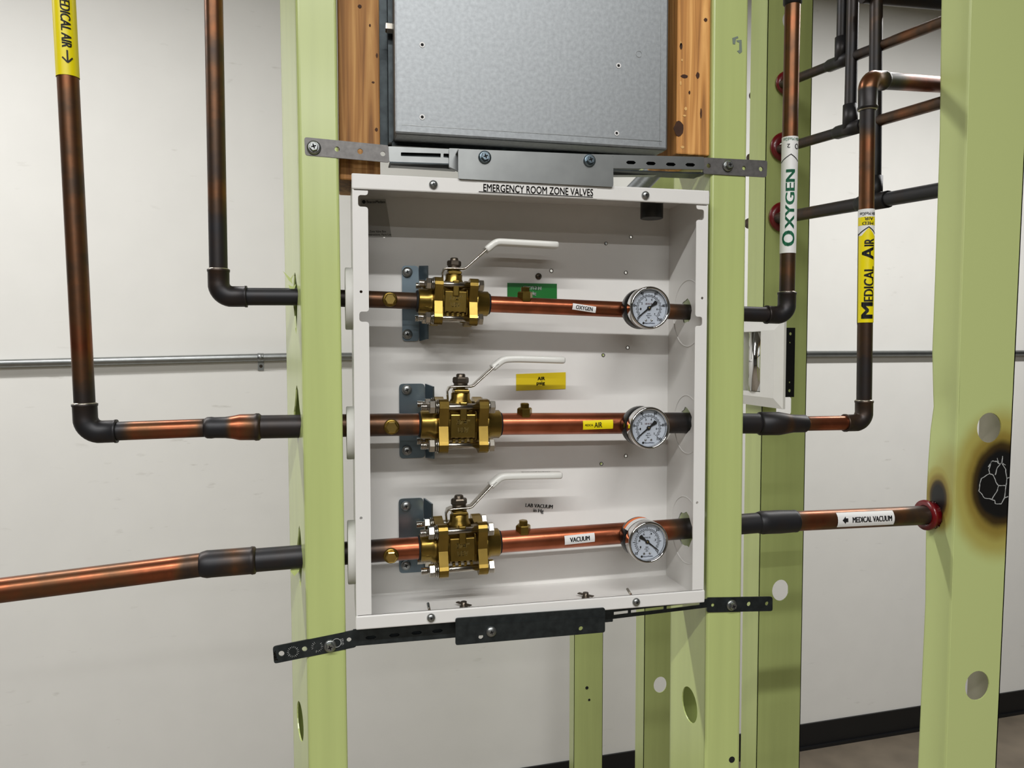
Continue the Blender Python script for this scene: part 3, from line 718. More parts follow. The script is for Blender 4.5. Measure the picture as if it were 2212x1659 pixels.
# side panels with pipe openings
ZR = [P(1470, 673, YP).z, P(1468, 912, YP).z, P(1462, 1139, YP).z]
ZL = [P(790, 645, YP).z, P(790, 918, YP).z, P(790, 1192, YP).z]
def blob(c, r, seed, sy=1.0): return [(c[0] + r * (1 + .10 * math.sin(seed + 3 * i)) * math.cos(i / 18 * 6.283), c[1] + r * sy * (1 + .10 * math.cos(seed * 2 + 2 * i)) * math.sin(i / 18 * 6.283)) for i in range(18)]
mR = M(((0, 0, -1, BX1 - TB), (1, 0, 0, 0), (0, 1, 0, 0), (0, 0, 0, 1)))   # plane X = const seen from inside, local x = Y, local y = Z
hR = [blob((YP - .001, ZR[0] + .0005), .0125, 1), blob((YP - .003, ZR[1] + .002), .0135, 2), blob((YP - .003, ZR[2] - .002), .018, 4, 1.05)]
MB().plate([(BY0, BZ0), (BY1, BZ0), (BY1, BZ1), (BY0, BZ1)], [h[::-1] for h in hR], TB, mR).build('side_panel', 'white', box_o)
mL = M(((0, 0, 1, BX0 + TB), (1, 0, 0, 0), (0, 1, 0, 0), (0, 0, 0, 1)))
MB().plate([(BY0, BZ0), (BY1, BZ0), (BY1, BZ1), (BY0, BZ1)], [circ((YP, z), .0145) for z in ZL], TB, mL).build('side_panel', 'white', box_o)
for i, z in enumerate(ZR):
    rr = (.035, .031, .0355)[i]
    fr = M(((0, 0, -1, BX1 - TB), (1, 0, 0, YP - .005), (0, 1, 0, z - .002), (0, 0, 0, 1)))
    MB().lathe([(rr - .0007, -.0003), (rr - .0005, .0005), (rr, .0008), (rr + .0005, .0005), (rr + .0007, -.0003)], 48, fr, cap=False).build('knockout_ring', 'white', box_o)
# round plastic collars on the outer left side
for i, (z, rr) in enumerate(((P(752, 646, YP).z, .0295), (P(752, 934, YP).z, .0255), (P(756, 1190, YP).z, .0305))):
    fr = M(((0, 0, -1, BX0), (1, 0, 0, YP - .004), (0, 1, 0, z), (0, 0, 0, 1)))
    MB().lathe([(rr, 0), (rr, .0062), (rr - .001, .0068), (.0135, .0068), (.0135, 0)], 40, fr, cap=False).build('collar', 'plastic', box_o)
# front lips
LW = .0138
YL = BY0 - .0004
def lip(name, poly, holes):
    ar = sum(poly[i][0] * poly[(i + 1) % len(poly)][1] - poly[(i + 1) % len(poly)][0] * poly[i][1] for i in range(len(poly)))
    return MB().plate(poly if ar > 0 else poly[::-1], holes, .0014, fm(YL)).build(name, 'white', box_o)
ztl, ztr = P(770, 408, YL).z, P(1533, 443, YL).z
zbl, zbr = P(768, 1330, YL).z, P(1512, 1276, YL).z
LT = (ztl + ztr) / 2; LB = (zbl + zbr) / 2
top_l = lip('top_lip', rrect(BX0 - .0005, LT, BX1 + .0008, BZ1 + .0008, .002), [])
MB().rbox((BX0 - .0005, YL - .0008, LT), (BX1 + .0008, YL + .003, BZ1 + .001), .0012).build('top_lip_fold', 'white', top_l)
bot_l = lip('bottom_lip', rrect(BX0 - .0005, BZ0 - .0008, BX1 + .0008, LB, .002), [])
MB().rbox((BX0 - .0005, YL - .0008, BZ0 - .001), (BX1 + .0008, YL + .003, LB), .0012).build('bottom_lip_fold', 'white', bot_l)
def notched(xo, xi, notches, sgn_):           # side lip outline with rounded cut-outs on its inner edge
    pts = [(xo, LB + .0006), (xi, LB + .0006)]
    for zc, hh, dp in notches:
        r = .0022; d = -sgn_
        pts += [(xi, zc - hh - r), (xi + d * r * .3, zc - hh - r * .3), (xi + d * r, zc - hh), (xi + d * (dp - r), zc - hh), (xi + d * (dp - r * .3), zc - hh + r * .3), (xi + d * dp, zc - hh + r),
                (xi + d * dp, zc + hh - r), (xi + d * (dp - r * .3), zc + hh - r * .3), (xi + d * (dp - r), zc + hh), (xi + d * r, zc + hh), (xi + d * r * .3, zc + hh + r * .3), (xi, zc + hh + r)]
    return pts + [(xi, LT - .0010), (xo, LT - .0010)]
zn = lambda x, y: P(x, y, YL).z
lip('side_lip', notched(BX0 + .0002, BX0 + LW, [(zn(786, 684), .0046, .0086), (zn(786, 434), .0052, .0088)], 1), [cpx(780, 630, 3.2, YL, 10), cpx(780, 1119, 3.2, YL, 10)])
lip('side_lip', notched(BX1 - .0002, BX1 - LW + .001, [(zn(1515, 694), .0046, .0076), (zn(1520, 464), .0052, .0082)], -1), [cpx(1517, 644, 3, YL, 10), cpx(1506, 1086, 3, YL, 10)])
for x, y in ((936, 399), (1394, 422), (931, 1334), (1374, 1300)):
    p = P(x, y, YL - .0009); screw(box_o, p, nY, .004, 'pan', 'zinc')
    if y > 1000: MB().tube([p + V((0, .004, 0)), p + V((0, .024, .0055))], .0014, 8).build('screw_shank', 'steel', box_o)
# spring clips on the box floor
for x, y in ((998, 1294), (1258, 1275)):
    q = P(x, y, .755); q = V((q.x, .744, BZ0 + TB))
    mb = MB().lathe([(.0042, 0), (.0042, .0012), (.003, .003), (.003, .006)], 10, frame(q, V((0, 0, 1))))
    mb.rbox((-.009, -.002, .003), (.009, .002, .0042), .0004, M.Translation(q) @ M.Rotation(R(-50), 4, 'Z')); mb.build('floor_clip', 'steeldk', box_o)
# black plug in the roof
q = P(1408, 438, .757); MB().lathe([(.0112, -.0135), (.0118, -.013), (.0118, .0), (.0118, .006)], 24, M.Translation(V((q.x, q.y, BZ1 - TB - .006)))).build('roof_plug', 'black', box_o)
# name strip
ns = MB().plate([xz(1030, 394, YL), xz(1289, 406, YL), xz(1289, 430, YL), xz(1030, 417, YL)][::-1], (), .0002, fm(YL - .0010)).build('name_strip', 'white', box_o)
text_px('lettering', 'EMERGENCY ROOM ZONE VALVES', 1044, 1281, 405, 15.5, YL - .0012, 'ink', ns, y1=416, bold=.004)
a_, b_ = P(1034, 414.5, YL - .0016), P(1281, 426.5, YL - .0016)
MB()._add([a_, b_, b_ + V((0, 0, .0006)), a_ + V((0, 0, .0006))], [(0, 1, 2, 3)]).build('underline', 'ink', ns)
# instruction sticker (its square code is left blank)
YI = BY1 - TB * 0 - .0009
stk = MB().plate([xz(779, 430, YI), xz(833, 430, YI), xz(846, 512, YI), xz(779, 512, YI)][::-1], (), .0002, fm(YI)).build('instruction_sticker', 'stickergrey', box_o)
text_px('lettering', 'BeaconMedaes', 792, 832, 436, 6, YI, 'ink', stk, bold=.006)
text_px('lettering', 'Zone Valve Box', 798, 834, 500, 4.6, YI, 'ink', stk, bold=.006); text_px('lettering', 'Instructions, Parts List', 795, 845, 507, 4.8, YI, 'ink', stk, bold=.006)
MB().plate(cpx(786, 436, 4, YI - .0003), (), .0001, fm(YI - .0003)).build('print_dot', 'ink', stk)
# gas name plates on the back panel
def plate_label(poly, m, lines, ink, nm='gas_label'):
    o = MB().plate([xz(x, y, YI) for x, y in poly][::-1], (), .0003, fm(YI)).build(nm, m, box_o)
    for tx, x0, x1, y, y1, h in lines: text_px('lettering', tx, x0, x1, y, h, YI - .0003, ink, o, y1=y1, bold=.012)
plate_label([(1096, 611), (1203, 613), (1203, 655), (1096, 655)], 'greenlab', [('OXYGEN', 1130, 1169, 621, 623, 7.5), ('psig', 1140, 1158, 633.5, 634.5, 8.5)], 'whiteink')
plate_label([(1115, 808), (1222, 804), (1222, 840), (1115, 844)], 'yellowlab', [('AIR', 1161, 1177, 817.5, 817, 7), ('psig', 1159, 1177, 828.5, 828, 9)], 'ink')
text_px('gas_label', 'LAB VACUUM', 1135, 1194, 1091, 8, YI, 'ink', box_o, y1=1094.5, bold=.012); text_px('gas_label', 'in Hg', 1152, 1174, 1103, 10, YI, 'ink', box_o, y1=1105, bold=.01)

# ------------------------------------------------------------------ zinc angle brackets behind the valves
def angle_bracket(x0, xf, xw, y0, y1, label, sy):
    YBk = BY1 - .0012
    o = thing('angle_bracket', P(x0, y1, YBk), label, 'bracket', 'zinc brackets in the valve box')
    a_ = P(x0, y0, YBk); b_ = P(xf, y1, YBk)
    MB().plate([(q[0], q[1]) for q in rrect(a_.x, b_.z, b_.x, a_.z, .005)[3:]] if False else roundpoly([(a_.x, b_.z), (b_.x, b_.z), (b_.x, a_.z), (a_.x, a_.z)], .004), (), .0018, fm(YBk - .0018)).build('plate', 'bluezinc', o)
    wx = P(xw, y0, YBk - .026).x
    vs_ = [V((b_.x, YBk - .0036, b_.z)), V((b_.x, YBk - .0036, a_.z)), V((wx, YBk - .026, a_.z - .002)), V((wx, YBk - .026, b_.z + .002))]
    vs_ += [v_ + V((.0016, .001, 0)) for v_ in vs_]
    MB()._add(vs_, [(0, 1, 2, 3), (7, 6, 5, 4), (0, 4, 5, 1), (1, 5, 6, 2), (2, 6, 7, 3), (3, 7, 4, 0)]).build('wing', 'bluezinc', o)
    for x, y in sy: screw(o, P(x, y, YBk - .0036), nY, .0052, 'pan', 'zinc')
    return o
angle_bracket(868, 905, 922, 574, 737, 'zinc angle bracket behind the oxygen valve, topmost of three', [(880, 588), (880, 722)])
angle_bracket(862, 918, 935, 829, 988, 'zinc angle bracket behind the medical air valve, middle of three', [(879, 842), (879, 973)])
angle_bracket(861, 915, 932, 1077, 1234, 'zinc angle bracket behind the vacuum valve, lowest of three', [(877, 1093), (877, 1221)])

# ------------------------------------------------------------------ pipes
def hcurve(ctrl, t):
    for (t0, h0), (t1, h1_) in zip(ctrl, ctrl[1:]):
        if t0 <= t <= t1: return h0 + (h1_ - h0) * (t - t0) / max(1e-9, t1 - t0)
    return ctrl[-1][1] if t > ctrl[-1][0] else ctrl[0][1]
def pipe(name, pts, r, ctrl, parent, n=24):
    pts = [V(p) for p in pts]; L = [0.0]
    for a_, b_ in zip(pts, pts[1:]): L.append(L[-1] + (b_ - a_).length)
    k = max(4, int(L[-1] / .004)); out = []; hs = []
    for i in range(k + 1):
        s = L[-1] * i / k
        for j in range(len(pts) - 1):
            if L[j] - 1e-9 <= s <= L[j + 1] + 1e-9:
                out.append(pts[j].lerp(pts[j + 1], (s - L[j]) / max(1e-9, L[j + 1] - L[j]))); break
        hs.append(max(.001, hcurve(ctrl, i / k)))
    return MB().tube(out, r, n, hs).build(name, 'copper', parent)
def elbow(corner, dA, dB, r, parent, Rb=None, sock=.013, h=.92, name='elbow', hmid=None):
    dA = dA.normalized(); dB = dB.normalized(); Rb = Rb or r * 1.45; rf = r + .0014
    pts = [corner + dA * (Rb + sock)]; rad = [rf]
    for q_ in (.998, .85, .8): pts.append(corner + dA * (Rb + sock * q_)); rad.append(rf * (1.06 if q_ > .9 else (1.05 if q_ > .82 else 1.0)))
    pts.append(corner + dA * Rb); rad.append(rf)
    c = corner + (dA + dB) * Rb
    for i in range(1, 10):
        a_ = i / 10 * math.pi / 2; pts.append(c - dB * Rb * math.cos(a_) - dA * Rb * math.sin(a_)); rad.append(rf * 1.02)
    pts.append(corner + dB * Rb); rad.append(rf)
    for q_ in (.8, .85, .998): pts.append(corner + dB * (Rb + sock * q_)); rad.append(rf * (1.0 if q_ < .82 else 1.05))
    pts.append(corner + dB * (Rb + sock)); rad.append(rf)
    hs = [h + (0 if hmid is None or not 4 < i < 15 else hmid - h) for i in range(len(pts))]
    o = MB().tube(pts, rad, 24, hs).build(name, 'copper', parent)
    mb = MB()
    for dd in (dA,):
        q_ = corner + dd * (Rb + sock); mb.lathe([(r * .99, .0012), (r + .0008, .0007), (rf * 1.0, -.0002), (r * .99, -.0004)], 24, frame(q_, dd), cap=False)
    mb.build('solder_ring', 'solder', o)
    return o
def fitting(name, c, ax, prof, h, parent):   # lathe along a pipe, prof (radius, distance)
    return MB().lathe(prof, 28, frame(c, ax), h=h).build(name, 'copper', parent)
def hex_plug(parent, p, n, r, s=1.0):
    fr = frame(p, n); mb = MB()
    mb.lathe([(r * .98, -.003), (r * 1.0, .001), (r * .96, .0022), (r * .8, .0026)], 22, fr)
    o = mb.build('plug_collar', 'brass', parent); m2 = MB()
    m2.lathe([(r * .78, .0018), (r * .8, .0026 + .004 * s), (r * .66, .0032 + .004 * s)], 6, fr, smooth=False); m2.build('hex_head', 'brass_bright', o); return o
def hex_plug_up(parent, p, n, r):
    fr = frame(p, n); mb = MB()
    mb.lathe([(r * .95, -.003), (r * 1.0, -.0005), (r * .98, .0055), (r * .85, .0066)], 6, fr, smooth=False)
    o = mb.build('plug_collar', 'brass', parent); m2 = MB()
    m2.lathe([(r * .6, .0055), (r * .62, .0105), (r * .5, .0112)], 6, fr, smooth=False, rot=.4); m2.build('hex_head', 'brass', o); return o
R12, R34 = .0082, .0111
XA = V((1, 0, 0))
# --- oxygen
oxa, oxb = P(868, 649, YP), P(1462, 673.5, YP)
dox = (oxb - oxa).normalized()
def on(a_, d_, px):                           # point of a pipe axis seen at column px
    lo, hi = -1.2, 1.2
    for _ in range(50):
        md = (lo + hi) / 2; q_ = a_ + d_ * md - CAM; x_ = CX + F * q_.dot(RT) / q_.dot(FW)
        if x_ < px: lo = md
        else: hi = md
    return a_ + d_ * lo
def proj_axis(p0, p1): return p0, (p1 - p0).normalized()
vO = on(oxa, dox, 979)                         # valve centre
cO = P(473, 640.5, YP); tO = P(461, -20, YP)
tO = tO + (tO - cO).normalized() * .25
pO = thing('copper_pipe', cO, 'dark copper pipe from the ceiling bending into the top valve, without a label', 'pipe')
dv = (tO - cO).normalized(); dhO = (P(625, 641, YP) - cO).normalized()
pipe('tube', [tO, cO + dv * .014], R12, [(0, .38), (.45, .42), (.62, .58), (.74, .6), (.8, .74), (.84, .5), (.9, .92), (1, .95)], pO)
elbow(cO, dv, dhO, R12, pO, h=.85)
pipe('tube', [cO + dhO * .012, P(640, 641, YP), oxa, vO - dox * .026], R12, [(0, .98), (.3, .95), (.42, .8), (.6, .72), (.85, .62), (1, .7)], pO)
hex_plug(pO, on(oxa, dox, 841) + V((0, -R12 + .0012, 0)), nY, .0072)
rO = P(1699, 681, YP)
pOr = thing('copper_pipe', P(1699, 681, YP), 'copper pipe from the top valve rising past a white oxygen label', 'pipe')
dhr = (oxb - rO).normalized(); topO = P(1713, -30, YP); dvr = (topO - rO).normalized(); topO = topO + dvr * .2
pipe('tube', [vO + dox * .026, oxb, rO + dhr * .012], R12, [(0, .15), (.06, .2), (.2, .3), (.35, .26), (.5, .34), (.62, .5), (.68, .9), (1, .98)], pOr)
elbow(rO, dvr, dhr, R12, pOr, h=.95)
pipe('tube', [rO + dvr * .012, topO], R12, [(0, .95), (.06, .6), (.12, .62), (.25, .5), (.5, .44), (.58, .46), (.64, .7), (.67, .9), (1, .9)], pOr)
qc = P(1712, 8, YP); fitting('coupling', qc, dvr, [(R12, -.002), (R12 + .0016, 0), (R12 + .0016, .05), (R12, .052)], .97, pOr)
hex_plug_up(pOr, on(oxa, dox, 1133) + V((0, -.002, R12 - .001)), V((0, -.05, 1)), .0078)
# small tag on the pipe in the box
nC = V((0, -1, -.02)).normalized()
def pipe_tag(parent, axp, d_, x0, x1, hpx, r, m, body, ink, tilt=0, sh=0.0, tw=.85, th=.55, bold=.006):
    c = on(axp, d_, (x0 + x1) / 2); s_ = scale(c); wd = (on(axp, d_, x1) - on(axp, d_, x0)).length
    e1 = (M.Rotation(R(tilt), 3, V((0, -1, 0))) @ d_).normalized()
    o = wrap_patch('pipe_label', [(-wd / 2, wd / 2, sh - hpx * s_ / 2, sh + hpx * s_ / 2)], c, e1, nC, r + .0009, m, parent)
    text_wrap('lettering', body, c, e1, nC, r + .0012, wd * tw, hpx * s_ * th, ink, o, bold, sh)
    return o, c, e1, wd, hpx * s_
pipe_tag(pOr, on(oxa, dox, 1256) - V((0, 0, .0005)), dox, 1231, 1281, 13.5, R12 + .0006, 'paper', 'OXYGEN', 'ink', tilt=-6, tw=.72, th=.62, bold=.012)
# big oxygen wrap on the riser
def riser_label(parent, base, d_, x0y0, x1y1, r, Y):   # returns centre, direction, length, on the pipe axis
    a_, b_ = (base + d_ * (P(*q_, Y) - base).dot(d_) for q_ in (x0y0, x1y1)); return (a_ + b_) / 2, (b_ - a_).normalized(), (b_ - a_).length
cL, dL, lL = riser_label(pOr, rO, dvr, (1703.5, 548), (1708, 298), R12, YP)
nv = (CAM - cL); nv.z = 0; nv.normalize()
rl = R12 + .0004
wl_ = wrap_patch('pipe_label', [(-lL / 2, lL / 2, -rl * 2.6, rl * 2.6)], cL, dL, nv, rl, 'paper', pOr, 24)
ppx = lL / 250
def lp(y): return (423 - y) * ppx             # photo row -> distance along the label
text_wrap('lettering', 'O', cL + dL * lp(517), dL, nv, rl + .0003, 34 * ppx, 28 * ppx, 'greenink', wl_, .013, -.0003)
text_wrap('lettering', 'XYGEN', cL + dL * lp(433), dL, nv, rl + .0003, 128 * ppx, 20 * ppx, 'greenink', wl_, .013, -.0035 * .4)
ribbon_wrap('arrow_line', [[(lp(352), .011), (lp(337), -.0015), (lp(351), -.011)]], cL, dL, nv, rl + .0003, .0009, 'ink', wl_)
e2 = nv.cross(dL)
text_wrap('lettering', 'O', cL + dL * lp(321), e2, nv, rl + .0003, .001, .001, 'ink', wl_) if False else None
def wrap_across(name, body, a_off, q0, wd, ht, c, d_, n, r, m, parent, flip=True, bold=.006):   # text reading around the pipe, upside down
    vs2, fs2 = text2d(body, bold, 0); n = (n - d_ * n.dot(d_)).normalized(); e2_ = n.cross(d_); mb = MB(); sg = -1 if flip else 1
    mb._add([c + d_ * (a_off + sg * y * ht) + (n * math.cos((q0 + sg * -1 * x * wd) / r) + e2_ * math.sin((q0 + sg * -1 * x * wd) / r)) * r for x, y in vs2], fs2); return mb.build(name, m, parent)
wrap_across('lettering', 'O', lp(320), -.0082, .0055, .0058, cL, dL, nv, rl + .0003, 'ink', wl_)
wrap_across('lettering', '2', lp(319), .0012, .0032, .0042, cL, dL, nv, rl + .0003, 'ink', wl_)
wrap_across('lettering', '084 MedGas', lp(304.5), -.002, .019, .0034, cL, dL, nv, rl + .0003, 'greenink', wl_, bold=.0)

# --- medical air
aia, aib = P(840, 917.5, YP), P(1455, 913.5, YP); dai = (aib - aia).normalized(); vA = on(aia, dai, 994)
cA = P(186, 934, YP); tA = P(137, -20, YP); dvA = (tA - cA).normalized(); tA = tA + dvA * .25; endA = P(640, 921, YP)
pA = thing('copper_pipe', cA, 'copper pipe with a yellow medical air label, bending into the middle valve', 'pipe')
dhA = (P(445, 924, YP) - cA).normalized()
pipe('tube', [tA, cA + dvA * .014], R12 + .0006, [(0, .3), (.35, .28), (.5, .42), (.62, .54), (.72, .56), (.86, .5), (.9, .36), (.94, .6), (.97, .85), (1, .95)], pA)
elbow(cA, dvA, dhA, R12 + .0006, pA, h=.93)
red = P(448, 924, YP)
pipe('tube', [cA + dhA * .012, red], R12 + .0004, [(0, .95), (.2, .9), (.3, .4), (.5, .32), (.75, .3), (.92, .42), (1, .8)], pA)
dr = (endA - red).normalized(); lr = (P(558, 922, YP) - P(445, 924, YP)).length
fitting('reducer', red, dr, [(R12 + .0002, -.003), (R12 + .0018, 0), (R12 + .002, lr * .08), (R12 + .0016, lr * .14), (R12 + .0018, lr * .34), (R34 - .0002, lr * .48), (R34 + .0012, lr * .62), (R34 + .0014, lr * .9), (R34 + .002, lr * .93), (R34 + .0018, lr * .99), (R34 + .0002, lr * 1.03)],
        [0.8] * 28 * 2 + [.95] * 28 * 3 + [.3] * 28 * 2 + [.75] * 28 + [.85] * 28 * 2 + [.7] * 28, pA)
pipe('tube', [red + dr * lr * .9, endA, aia, vA - dai * .032], R34, [(0, .9), (.24, .88), (.33, .6), (.55, .52), (.75, .62), (.9, .6), (.96, .3), (1, .85)], pA)
hex_plug(pA, on(aia, dai, 844) + V((0, -R34 + .001, -.001)), nY, .0076)
# yellow wrap
cY, dY, lY = riser_label(pA, cA, dvA, (143.5, 168), (133, -40), R12, YP)
nvA = (CAM - cY); nvA.z = 0; nvA.normalize(); ry = R12 + .0011
wy = wrap_patch('pipe_label', [(-lY / 2, lY / 2, -ry * 2.7, ry * 2.7)], cY, dY, nvA, ry, 'yellow', pA, 24)
pY = lY / 208; ly = lambda y: (64 - y) * pY
text_wrap('lettering', 'MEDICAL AIR', cY + dY * ly(51.5), -dY, nvA, ry + .0003, 119 * pY, 20 * pY, 'ink', wy, .013, .0004, italic=.10)
mb_l = [[(ly(116), .0008), (ly(141), .0008)], [(ly(131), .0048), (ly(142), .0008)], [(ly(131), -.0032), (ly(142), .0008)]]
ribbon_wrap('arrow', [[(a_, q_ - .0012) for a_, q_ in l] for l in mb_l], cY, dY, nvA, ry + .0003, .0013, 'ink', wy)
# right side
rA = P(1866, 913, YP); bz = P(1610, 915, YP)
pAr = thing('copper_pipe', rA, 'copper pipe from the middle valve rising past a yellow medical air label', 'pipe')
dhA2 = (P(1740, 915, YP) - rA).normalized(); tpA = P(1875, 172, YP); dvA2 = (tpA - rA).normalized()
rq0, rq1 = P(1640, 915, YP), P(1742, 915, YP)
pipe('tube', [vA + dai * .032, aib, rq0], R34, [(0, .06), (.1, .1), (.3, .16), (.45, .3), (.52, .48), (.58, .55), (.66, .8), (.75, .95), (1, .97)], pAr)
lq = (rq1 - rq0).length
fitting('reducer', rq0, (rq1 - rq0).normalized(), [(R34, -.001), (R34 + .0018, .001), (R34 + .0018, lq * .4), (R12 + .003, lq * .58), (R12 + .0018, lq * .7), (R12 + .0016, lq * .96), (R12, lq)],
        [.95] * 28 * 3 + [.75] * 28 + [.95] * 28 * 3, pAr)
pipe('tube', [rq1 - (rq1 - rq0).normalized() * .003, rA + dhA2 * .012], R12, [(0, .5), (.2, .38), (.5, .2), (.8, .35), (1, .9)], pAr)
elbow(rA, dvA2, dhA2, R12, pAr, h=.8)
pipe('tube', [rA + dvA2 * .012, tpA - dvA2 * .012], R12, [(0, .85), (.12, .9), (.2, .75), (.3, .6), (.5, .5), (.7, .46), (.84, .44), (.9, .88), (1, .95)], pAr)
dout = (P(2032, 183, .822) - tpA).normalized()
elbow(tpA, -dvA2, dout, R12 + .0006, pAr, h=.9, sock=.02, hmid=.45)
pipe('tube', [tpA + dout * .014, P(2032, 183, .822) + dout * .06], R12 + .0012, [(0, .9), (.2, .85), (.3, .4), (.6, .36), (1, .6)], pAr)
cB, dB_, lB = riser_label(pAr, rA, dvA2, (1863.5, 697), (1863, 453), R12, YP)
nvB = (CAM - cB); nvB.z = 0; nvB.normalize(); rb = R12 + .0004
pB = lB / 244; lb = lambda y: (575 - y) * pB
wb = wrap_patch('pipe_label', [(-lB / 2, lB / 2, -rb * 2.6, rb * 2.6)], cB, dB_, nvB, rb, 'paper', pAr, 24)
wrap_patch('yellow_band', [(lb(697), lb(510), -rb * 2.5, rb * 1.2), (lb(488), lb(470), -rb * 2.5, rb * 1.25)], cB, dB_, nvB, rb + .0001, 'yellow', wb, 20)
# pointed end of the yellow arrow
mb = MB(); n_b = (nvB - dB_ * nvB.dot(dB_)).normalized(); e_b = n_b.cross(dB_)
def cyl(a_, q_, rr): return cB + dB_ * a_ + (n_b * math.cos(q_ / rr) + e_b * math.sin(q_ / rr)) * rr
tipq = -.0028; k_ = 12; vs_ = []; fs = []
for i in range(k_ + 1):
    q_ = -rb * 1.5 + (rb * 1.2 + rb * 1.5) * i / k_
    top = lb(493) - abs(q_ - tipq) * 1.15
    vs_ += [cyl(lb(512), q_, rb + .00012), cyl(max(top, lb(512) + .0002), q_, rb + .00012)]
for i in range(k_): fs.append((2 * i, 2 * i + 1, 2 * i + 3, 2 * i + 2))
mb._add(vs_, fs, smooth=True); mb.build('yellow_tip', 'yellow', wb)
ribbon_wrap('arrow_line', [[(lb(697), .0101), (lb(508), .0101), (lb(492), tipq), (lb(506), -.0125)]], cB, dB_, nvB, rb + .0003, .0011, 'ink', wb)
text_wrap('lettering', 'M', cB + dB_ * lb(671), dB_, nvB, rb + .0003, 36 * pB, 26 * pB, 'ink', wb, .013, -.0025)
text_wrap('lettering', 'EDICAL', cB + dB_ * lb(614), dB_, nvB, rb + .0003, 76 * pB, 22 * pB, 'ink', wb, .013, -.0040)
text_wrap('lettering', 'A', cB + dB_ * lb(548), dB_, nvB, rb + .0003, 28 * pB, 26 * pB, 'ink', wb, .013, -.0025)
text_wrap('lettering', 'IR', cB + dB_ * lb(525), dB_, nvB, rb + .0003, 17 * pB, 22 * pB, 'ink', wb, .013, -.0040)
wrap_across('lettering', 'MED', lb(484), -.0020, .0125, .0034, cB, dB_, nvB, rb + .0004, 'ink', wb)
wrap_across('lettering', 'AIR', lb(474.5), -.0030, .0100, .0034, cB, dB_, nvB, rb + .0004, 'ink', wb)
wrap_across('lettering', '084 MedGas', lb(463.5), -.002, .019, .0034, cB, dB_, nvB, rb + .0003, 'ink', wb, bold=.006)
hex_plug_up(pAr, on(aia, dai, 1132) + V((0, -.002, R34 - .001)), V((0, -.05, 1)), .0078)
o, c_, e_, wd_, ht_ = pipe_tag(pAr, aia, dai, 1252, 1316, 20, R34, 'yellow', 'AIR', 'ink', tilt=1.5, tw=.001, th=.01)
text_wrap('lettering', 'AIR', c_ + e_ * wd_ * .0, e_, nC, R34 + .0014, wd_ * .26, ht_ * .55, 'ink', o, .006); text_wrap('lettering', 'MEDICAL', c_ - e_ * wd_ * .3, e_, nC, R34 + .0014, wd_ * .28, ht_ * .22, 'ink', o, .006)

# --- vacuum
vaa, vab = P(850, 1187, YP), P(1452, 1144, YP); dva = (vab - vaa).normalized(); vV = on(vaa, dva, 993)
lV = P(-20, 1278, YP); lV2 = P(442, 1219, YP); eV = P(640, 1203, YP)
pV = thing('copper_pipe', lV2, 'thick copper pipe sloping in from the lower left into the bottom valve', 'pipe')
pipe('tube', [lV + (lV - lV2).normalized() * .3, lV, lV2], R34, [(0, .6), (.5, .6), (.585, .8), (.6, .26), (.66, .34), (.72, .5), (.85, .5), (.9, .34), (.94, .3), (.97, .75), (.99, .5), (1, .95)], pV)
dv1 = (eV - lV2).normalized(); l1 = (P(552, 1210, YP) - lV2).length
fitting('coupling', lV2, dv1, [(R34, -.004), (R34 + .0008, -.002), (R34 + .0018, .002), (R34 + .0016, .006), (R34 + .0016, l1 * .6), (R34 + .0016, l1 * .9), (R34 + .0022, l1 * .93), (R34 + .0018, l1 * .99), (R34, l1 * 1.02)],
        [.9] * 28 * 3 + [.98] * 28 + [.55] * 28 + [.8] * 28 * 2 + [.7] * 28 * 2, pV)
pipe('tube', [lV2 + dv1 * l1 * .9, eV, vaa, vV - dva * .032], R34, [(0, .9), (.3, .92), (.38, .62), (.5, .8), (.72, .75), (.82, .25), (.95, .12), (1, .4)], pV)
hex_plug(pV, on(vaa, dva, 843) + V((0, -R34 + .001, -.003)), V((0, -1, -.06)), .0076)
eVr = P(1996, 1113, YP + .008)
pVr = thing('copper_pipe', P(1620, 1129, YP), 'copper pipe from the bottom valve to the scorched stud with medical vacuum label', 'pipe')
b1, b2 = P(1642, 1129, YP), P(1720, 1126, YP)
pipe('tube', [vV + dva * .032, vab, b1], R34, [(0, .06), (.15, .1), (.4, .2), (.55, .26), (.62, .4), (.7, .9), (1, .97)], pVr)
dvr2 = (eVr - b1).normalized(); l2 = (b2 - b1).length
fitting('coupling', b1, dvr2, [(R34, -.004), (R34 + .0006, -.002), (R34 + .0018, .002), (R34 + .0016, .006), (R34 + .0018, l2 * .55), (R34 + .0012, l2 * .93), (R34 + .0014, l2 * .99), (R34, l2 * 1.02)], .95, pVr)
pipe('tube', [b1 + dvr2 * l2 * .95, eVr, eVr + dvr2 * .045], R34, [(0, .5), (.08, .3), (.2, .34), (.35, .5), (.6, .55), (.75, .7), (1, .8)], pVr)
hex_plug_up(pVr, on(vaa, dva, 1129) + V((0, -.002, R34 - .001)), V((0, -.05, 1)), .0078)
pipe_tag(pVr, vaa, dva, 1213, 1277, 20, R34, 'paper', 'VACUUM', 'ink', tilt=2, sh=.0005, tw=.66, th=.5, bold=.016)
o, c_, e_, wd_, ht_ = pipe_tag(pVr, b1, dvr2, 1796, 1917, 33, R34, 'paper', 'MEDICAL VACUUM', 'ink', tilt=0, sh=.002, tw=.001, th=.01)
text_wrap('lettering', 'MEDICAL VACUUM', c_ + e_ * wd_ * .10, e_, nC, R34 + .0013, wd_ * .70, ht_ * .36, 'ink', o, .016, .0016)
mb = MB(); 
def tagp(a_, q_): 
    e2_ = nC.cross(e_); return c_ + e_ * a_ + (nC * math.cos(q_ / (R34 + .0013)) + e2_ * math.sin(q_ / (R34 + .0013))) * (R34 + .0013)
hx = ht_
